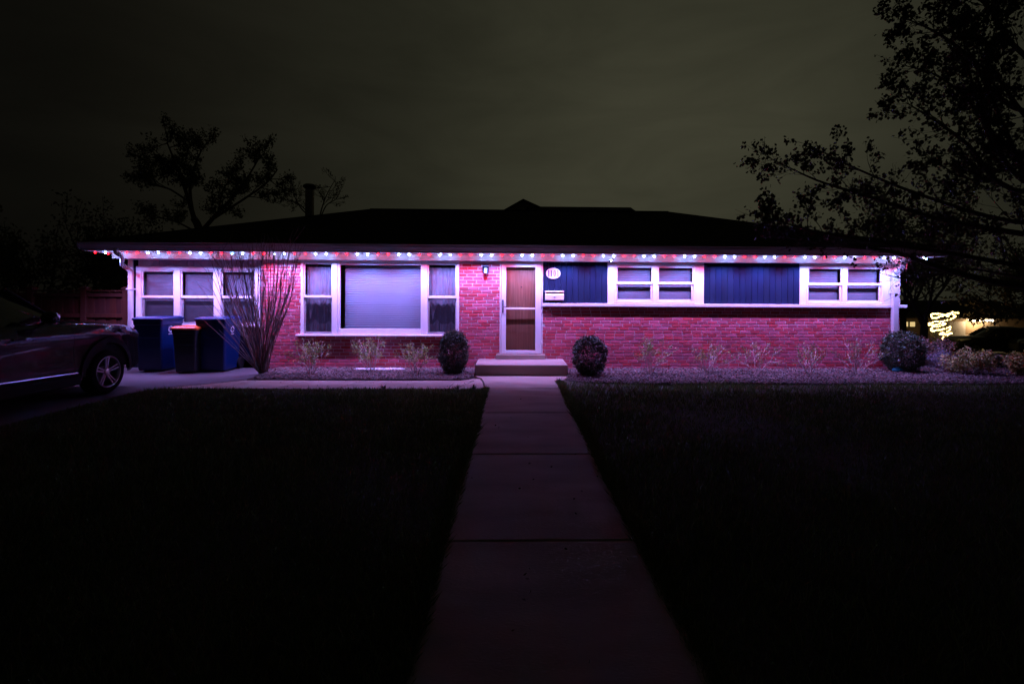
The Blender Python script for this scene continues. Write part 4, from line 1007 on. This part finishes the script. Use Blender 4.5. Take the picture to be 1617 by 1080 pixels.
# ================================================================== vehicles
def make_car(loc, rot, label, suv=True, name='parked_car'):
    root = tag(empty(name, loc), label, 'car'); root.rotation_euler = (0, 0, rot)
    # local: +y forward, nose at y=0, length 5; x = half width 0.98
    Lc = 4.95; fa, ra = .93, 3.95; wr = .352; arch = .475
    ss = sorted(set([0, .03, .08, .16, .26, .36] + [fa+arch*math.cos(R(t)) for t in range(0, 181, 12)] + [ra+arch*math.cos(R(t)) for t in range(0, 181, 15)] + [1.5, 1.8, 2.2, 2.7, 3.2, 4.55, 4.7, 4.85, Lc]))
    def bot(s):
        for c in (fa, ra):
            if abs(s-c) < arch: return .35+math.sqrt(max(0, arch*arch-(s-c)**2))*1.0
        return .30 if s > .3 and s < 4.7 else .34
    def belt(s):
        pts = [(0, .84), (.08, .99), (.28, 1.065), (.9, 1.125), (1.6, 1.165), (2.6, 1.17), (4.2, 1.20), (4.95, 1.12)]
        for (a, b), (c, d) in zip(pts, pts[1:]):
            if s <= c: return b+(d-b)*(s-a)/(c-a)
        return 1.12
    def taper(s):
        if s < .9: return .80+.20*math.sin(min(1, s/.9)*math.pi/2)**.7
        if s > 4.4: return 1-.10*((s-4.4)/.55)**2
        return 1.0
    grid = []
    for s in ss:
        z0 = bot(s); zb = belt(s); t = taper(s)
        rows = [(z0, .955), (.42, .976), (.52, .974), (.62, .968), (.80, .966), (.90, .973), (zb-.17, .985), (zb-.15, .975), (zb-.06, .935), (zb-.02, .90), (zb+.0, .84), (zb+.035, .55), (zb+.045, .0)]
        g_ = []; zprev = z0-.01
        for z, w_ in rows:
            z = max(z, zprev+.006); zprev = z; g_.append((w_*t, -s, z))
        grid.append(g_)
    s_ = MB(); nr = len(grid[0])
    for sgn in (1, -1):
        b0 = len(s_.v)
        for g_ in grid:
            for x, y, z in g_: s_.v.append((sgn*x, y, z))
        for i in range(len(ss)-1):
            for j in range(nr-1):
                f = (b0+i*nr+j, b0+i*nr+j+1, b0+(i+1)*nr+j+1, b0+(i+1)*nr+j); s_.f.append(f if sgn > 0 else f[::-1])
    for idx in (0, len(ss)-1):
        for j in range(nr-1):
            a = idx*nr+j; b = len(grid)*nr+idx*nr+j; s_.f.append((a, b, b+1, a+1))
    body = s_.build('body', M_CAR, root, True)
    fixn(body)
    # cabin
    st = [(1.58, 1.16, .80, 1.165, .78), (2.3, 1.17, .86, 1.66, .62), (2.6, 1.17, .87, 1.72, .64), (3.6, 1.19, .87, 1.72, .64), (4.4, 1.20, .84, 1.64, .60), (4.85, 1.14, .78, 1.16, .76)]
    gl = MB()
    for sgn in (1, -1):
        b0 = len(gl.v)
        for s, z0, w0, z1, w1 in st:
            for t in (0, .5, 1): gl.v.append((sgn*(w0+(w1-w0)*t+.03*math.sin(t*math.pi)), -s, z0-.03+(z1-z0+.03)*t))
            gl.v.append((0, -s, z1+.03))
        for i in range(len(st)-1):
            for j in range(3):
                f = (b0+i*4+j, b0+i*4+j+1, b0+(i+1)*4+j+1, b0+(i+1)*4+j); gl.f.append(f if sgn > 0 else f[::-1])
    fixn(gl.build('windows', M_CARG, root, True))
    rf = MB(); rs = [(2.27, 1.665, .62), (2.6, 1.735, .655), (3.6, 1.735, .655), (4.42, 1.655, .615)]
    for s, z, w_ in rs: rf.v += [(-w_, -s, z-.02), (-w_*.9, -s, z+.015), (0, -s, z+.045), (w_*.9, -s, z+.015), (w_, -s, z-.02)]
    for i in range(3):
        for j in range(4): rf.f.append((i*5+j, i*5+j+1, (i+1)*5+j+1, (i+1)*5+j))
    rf.build('roof_panel', M_CAR, root, True)
    for sgn in (1, -1):
        for a_, b_, r_ in (((.80, -1.56, 1.15), (.635, -2.29, 1.665), .028), ((.885, -2.75, 1.16), (.665, -2.78, 1.72), .03), ((.885, -3.85, 1.18), (.665, -3.8, 1.71), .035)):
            MB().tube([(sgn*a_[0], a_[1], a_[2]), (sgn*b_[0], b_[1], b_[2])], r_, 6).build('pillar', M_BLACK, root)
        MB().tube([(sgn*.65, -2.4, 1.76), (sgn*.64, -4.2, 1.76)], .014, 6).build('roof_rail', M_BLACK, root)
    for sgn in (1, -1):
        # arch cladding, sill cladding, chrome strip, mirror, lamps
        for c in (fa, ra):
            ac = MB(); n = 22; b0 = 0
            for i in range(n+1):
                t = math.pi*i/n; 
                for rr_, xo in ((arch-.01, .945), (arch-.005, 1.0), (arch+.075, 1.0), (arch+.09, .955)):
                    ac.v.append((sgn*xo*taper(c-rr_*math.cos(t)), -(c)+rr_*math.cos(t), .35+rr_*math.sin(t)))
            for i in range(n):
                for j in range(3): ac.f.append((b0+i*4+j, b0+i*4+j+1, b0+(i+1)*4+j+1, b0+(i+1)*4+j))
            fixn(ac.build('arch_cladding', M_BLACK, root))
        MB().box(min(sgn*.93, sgn*1.0), max(sgn*.93, sgn*1.0), -(ra-arch-.06), -(fa+arch+.06), .24, .40, .02).build('sill_cladding', M_BLACK, root)
        MB().tube([(sgn*1.0, -(fa+arch+.14), .425), (sgn*1.002, -2.2, .445), (sgn*1.002, -3.3, .475)], .012, 6).build('chrome_strip', M_CHROME, root)
        mi = MB(); mi.lathe([(0, -.12), (.05, -.115), (.085, -.05), (.09, 0), (.075, .055), (0, .06)], (sgn*1.06, -2.05, 1.27), 'y', 14); mi.tube([(sgn*.90, -2.07, 1.16), (sgn*1.0, -2.07, 1.21)], .022, 6)
        mi.build('wing_mirror', M_CAR, root, True)
        hl = MB(); rws = []
        for (s, za, zb_) in ((.10, .84, .95), (.22, .86, .99), (.36, .89, 1.03), (.52, .94, 1.05), (.66, 1.00, 1.04)):
            x = .99*taper(s); hl.v += [(sgn*(x*.985+.004), -s, za), (sgn*(x*.985+.016), -s, (za+zb_)/2), (sgn*(x*.965+.004), -s, zb_)]
        for i in range(4):
            for j in range(2): hl.f.append((i*3+j, i*3+j+1, (i+1)*3+j+1, (i+1)*3+j))
        fixn(hl.build('headlight', mat('headlight_lens', (.55, .56, .58), (.25, .26, .28), rough=.12, metal=.6, scale=14, coat=1), root))
        # door seams and handles
        sm_ = MB()
        for s in (fa+arch+.17, 2.75, 3.62):
            zb = belt(s); sm_ = MB().tube([(sgn*(w_+.0005), -s, z) for z, w_ in ((.42, .976), (.52, .974), (.62, .968), (.80, .966), (.90, .973), (zb-.17, .985), (zb-.15, .975), (zb-.06, .935))], .003, 4)
            sm_.build('door_seam', M_BLACK, root)
        for s in (2.45, 3.45): MB().box(min(sgn*.985, sgn*1.012), max(sgn*.985, sgn*1.012), -s-.09, -s+.09, .985, 1.01, .006).build('door_handle', M_CAR, root)
        MB().box(min(sgn*.80, sgn*.95), max(sgn*.80, sgn*.95), -4.9, -4.75, .95, 1.12, .02).build('tail_light', mat('red_lens', (.30, .01, .01), rough=.2), root)
        for c in (fa, ra):
            MB().box(min(sgn*.55, sgn*.93), max(sgn*.55, sgn*.93), -c-arch, -c+arch, .45, .80).build('wheel_well', M_BLACK, root)
            xo = sgn*.86
            ty_ = MB().lathe([(.242, -.115), (.325, -.118), (wr, -.085), (wr+.003, 0), (wr, .085), (.325, .118), (.242, .115)], (0, 0, 0), 'x', 40).build('wheel', M_TYRE, root, True, (xo, -c, .355))
            rimo = sgn*.10
            rm = MB(); rm.lathe([(.250, .0), (.250, .118), (.244, .124), (.236, .118), (.224, .07), (.220, -.06)], (0, 0, 0), 'x', 40)
            if sgn < 0: rm.v = [(-x, y, z) for x, y, z in rm.v]
            rm.build('rim', M_RIM, ty_, True)
            sp_ = MB()
            for k in range(5):
                for o_ in (-.17, .17):
                    a = 2*math.pi*k/5+math.pi/2; a1 = a+o_*.75; a0 = a+o_*1.6
                    p0 = (rimo*.8, .055*math.cos(a0), .055*math.sin(a0)); p1 = (rimo*1.0, .230*math.cos(a1), .230*math.sin(a1))
                    dx_, dz_ = p1[1]-p0[1], p1[2]-p0[2]; L_ = math.hypot(dx_, dz_); nx_, nz_ = -dz_/L_, dx_/L_
                    b0 = len(sp_.v)
                    for (pp, wd_) in ((p0, .013), (p1, .0125)):
                        for (u, v) in ((-1, 0), (-.6, 1), (.6, 1), (1, 0)):
                            sp_.v.append((pp[0]+sgn*(.016*v-.01), pp[1]+nx_*u*wd_, pp[2]+nz_*u*wd_))
                    sp_.f += [(b0, b0+1, b0+5, b0+4), (b0+1, b0+2, b0+6, b0+5), (b0+2, b0+3, b0+7, b0+6)]
            sp_.build('spokes', M_RIM, ty_)
            MB().lathe([(0, .012), (.03, .010), (.055, -.002), (.062, -.02)], (rimo*.95, 0, 0), 'x', 20).build('hub', M_RIM, ty_, True)
            MB().lathe([(0, 0), (.16, 0), (.16, .01), (0, .01)], (sgn*.02, 0, 0), 'x', 24).build('brake_disc', mat('brake_steel', (.10, .10, .10), rough=.4, metal=.8), ty_)
            nv = MB(); nv.lathe([(0, 0), (.224, 0)], (-sgn*.03, 0, 0), 'x', 24); nv.build('wheel_back', M_BLACK, ty_)
    gr = MB(); gr.box(-.62, .62, -.02, .03, .45, .78, .02); gr.build('grille', M_BLACK, root)
    return root
cxl = W(172, 590, 8.39)[0]
car = make_car((cxl-.98, 8.39+.93, 0), 0, 'dark grey sport utility car parked on the driveway at the left edge')
def copy_tree(o, parent=None):
    c = o.copy(); COL.objects.link(c); c.parent = parent
    for ch in o.children: copy_tree(ch, c)
    return c
zc_ = terr(20, 33)
c2 = copy_tree(car); c2.location = (at(1500, 33.2), 33.2, -2.0); c2.rotation_euler = (0, 0, R(80)); c2['label'] = 'black car silhouetted under the neighbour porch light'
c3 = copy_tree(car); c3.location = (at(1600, 31), 31.0, -1.95); c3.rotation_euler = (0, 0, R(62)); c3['label'] = 'dark car farther right with a warm glint on its wheel'

# ================================================================== neighbour house with porch light
YN = 38.0; zb_ = -2.2
nb = tag(empty('neighbour_house', (at(1520, YN), YN, zb_)), 'low beige house across the way with a lit porch and windows', 'house')
M_BEIGE = mat('beige_siding', (.34, .24, .15), (.27, .19, .12), rough=.8, scale=2)
def NB(mb, name, m, par=None): o = mb.build(name, m, par or nb); 
def nbx(px): return W(px, 520, YN)[0]
def nbz(py, px=1520): return W(px, py, YN)[1]
ox, oy = nb.location.x, nb.location.y
def nbox(x0, x1, y0, y1, z0, z1, name, m, bev=0):
    o = MB().box(x0-ox, x1-ox, y0-oy, y1-oy, z0-zb_, z1-zb_, bev).build(name, m, nb); return o
ez = nbz(502)
nbox(nbx(1415), nbx(1700), YN, YN+8, zb_-.3, ez, 'wall', M_BEIGE)
nro = MB(); x0, x1 = nbx(1408)-ox, nbx(1710)-ox; ezl = ez-zb_
nro.v = [(x0, -.9, ezl), (x1, -.9, ezl), (x1, 8.9, ezl), (x0, 8.9, ezl), (x0+3, 4, ezl+1.3), (x1-3, 4, ezl+1.3)]; nro.f = [(0, 1, 5, 4), (1, 2, 5), (2, 3, 4, 5), (3, 0, 4), (0, 3, 2, 1)]
nro.build('roof', M_ROOF, nb)
E_WIN = emis('lit_window', (1.0, .72, .30), .75)
for a, b in ((1423, 1433), (1436, 1444)):
    wf = nbox(nbx(a)-.06, nbx(b)+.06, YN-.05, YN-.001, nbz(517), nbz(508), 'window', M_BLACK); 
    MB().box(nbx(a)-ox, nbx(b)-ox, -.06, -.0505, nbz(516)-zb_, nbz(508.6)-zb_).build('pane', E_WIN, wf)
nbox(nbx(1463), nbx(1469), YN-.7, YN-.55, zb_, ez, 'porch_post', M_WHITE, .01)
nbox(nbx(1444), nbx(1448), YN-.7, YN-.55, zb_, ez, 'porch_post', mat('rust_post', (.35, .14, .06), rough=.7), .01)
gd = nbox(nbx(1495), nbx(1524), YN-.04, YN-.001, zb_, nbz(508), 'garage_door', mat('garage_door_paint', (.48, .44, .40), rough=.6), .01)
for k in range(4): MB().box(nbx(1495.6)-ox, nbx(1523.4)-ox, -.052, -.0405, .12+k*.44, .50+k*.44, .01).build('panel', MATS['garage_door_paint'], gd)
pf = tag(empty('porch_light', (nbx(1545), YN-.35, nbz(506.5))), 'bright long porch light under the neighbour eave', 'lamp')
MB().box(-1.05, .75, -.10, .10, -.02, .10, .02).build('tube', emis('porch_glow', (1.0, .82, .55), 22), pf)
MB().box(-1.1, .8, -.12, .12, .101, .14, .01).build('housing', M_WHITE, pf)
pl_ = bpy.data.lights.new('porch_lamp', 'POINT'); pl_.energy = 95; pl_.color = (1, .66, .32); pl_.shadow_soft_size = .15
po = bpy.data.objects.new('porch_lamp', pl_); po.location = (-.4, -.25, -.12); po.parent = pf; COL.objects.link(po)
# lit drive
MB().box(nbx(1470), nbx(1620), YN-4.4, YN-.01, zb_-.3, zb_+.03).build('neighbour_driveway', M_DRIVE); tag(bpy.data.objects['neighbour_driveway'], kind='structure')
# tree wrapped in yellow lights
YT = 32.5; tx = at(1488, YT)
yt = far_tree(tx, YT, -2.1, 3.0, 120, 'small tree wrapped in glowing yellow lights in front of the neighbour house', M_LEAFD, leafn=0 or 1, lsize=.05, wd=.9, tr=.08, kids=2, lvl=2)
sl = tag(empty('yellow_light_string', (tx, YT, 0)), 'glowing yellow light string looped round the small tree', 'string lights')
loop = [(1512, 494), (1503, 493), (1497, 499), (1490, 497), (1478, 495), (1470, 497), (1473, 502), (1480, 501), (1492, 497), (1500, 495), (1508, 499), (1500, 504), (1488, 507), (1475, 508), (1464, 511), (1470, 513), (1483, 511), (1492, 511), (1484, 515), (1472, 516), (1471, 522), (1480, 521), (1490, 519), (1500, 516), (1497, 522), (1488, 525), (1484, 527), (1494, 528), (1502, 525), (1492, 530), (1487, 533), (1490, 536)]
lp = []
for i, (px, py) in enumerate(loop):
    yy = YT+.5*math.sin(i*1.1); x, z = W(px, py, yy); lp.append(Vector((x-tx, yy-YT, z)))
lp = curve(lp, 8)
MB().tube(lp, .02, 5).build('cable', M_BLACK, sl)
E_Y = emis('yellow_bulb', (1.0, .70, .22), 9)
ym = MB().lathe([(0, -.04), (.028, -.022), (.036, 0), (.028, .022), (0, .04)], n=8).mesh('bulb', E_Y)
for p in lp[::1]:
    b = bpy.data.objects.new('bulb', ym); b.location = p+Vector((rnd.uniform(-.04, .04), -.03, rnd.uniform(-.05, .02))); b.parent = sl; COL.objects.link(b)

# ================================================================== small litter on the paving and lawn edges
q = random.Random(61); P = []
for _ in range(34):
    P.append((q.uniform(WXL+.03, WXR-.03), q.uniform(2.0, 8.8)**1.0, .012))
for _ in range(40): P.append((q.uniform(-5.8, -.8), q.uniform(8.9, 9.65), .012))
lf = leaves('fallen_leaves', np.array(P), .024, mat('dry_leaf', (.10, .07, .04), (.05, .035, .02), rough=.8, rand=.4, island=True), None, 9, flat=.9)
tag(lf, 'small dry leaves fallen on the concrete walk and path', 'leaves', kind='stuff')
# weeds growing at the path edges
for (px, py, lab, s_) in ((748, 616, 'leafy weed in the corner where the side path meets the front walk', 0), (722, 616, 'small weed at the lawn edge of the side path near the front walk', 1), (606, 615, 'tuft of weed at the lawn edge of the side path left of the middle', 2), (884, 604, 'dark weed growing beside the walk by the foot of the step', 3)):
    x, y = G(px, py); t = MB(); r_ = random.Random(s_); n0 = 22
    for k in range(n0):
        a = r_.uniform(0, 6.28); L = r_.uniform(.05, .16); el = r_.uniform(.3, 1.3); dx, dy, dz = math.cos(a)*math.cos(el), math.sin(a)*math.cos(el), math.sin(el); w_ = r_.uniform(.005, .011)
        sx_, sy_ = -math.sin(a)*w_, math.cos(a)*w_; n = len(t.v)
        t.v += [(0, 0, 0), (dx*L*.5+sx_, dy*L*.5+sy_, dz*L*.55), (dx*L, dy*L, dz*L*.8), (dx*L*.5-sx_, dy*L*.5-sy_, dz*L*.55)]; t.f.append((n, n+1, n+2, n+3))
    o = t.build('weed', M_LEAFB, None, loc=(x, y, .0)); tag(o, lab, 'weed', 'weeds along the paving edges')
# a fallen twig on the left lawn
x, y = G(704, 672); tw = MB().tube([(-.12, .05, .06), (0, 0, .075), (.12, -.05, .05)], [.004, .004, .002], 5).build('twig', M_STEM, None, loc=(x, y, 0))
tag(tw, 'pale fallen twig lying on the lawn left of the walk', 'twig')
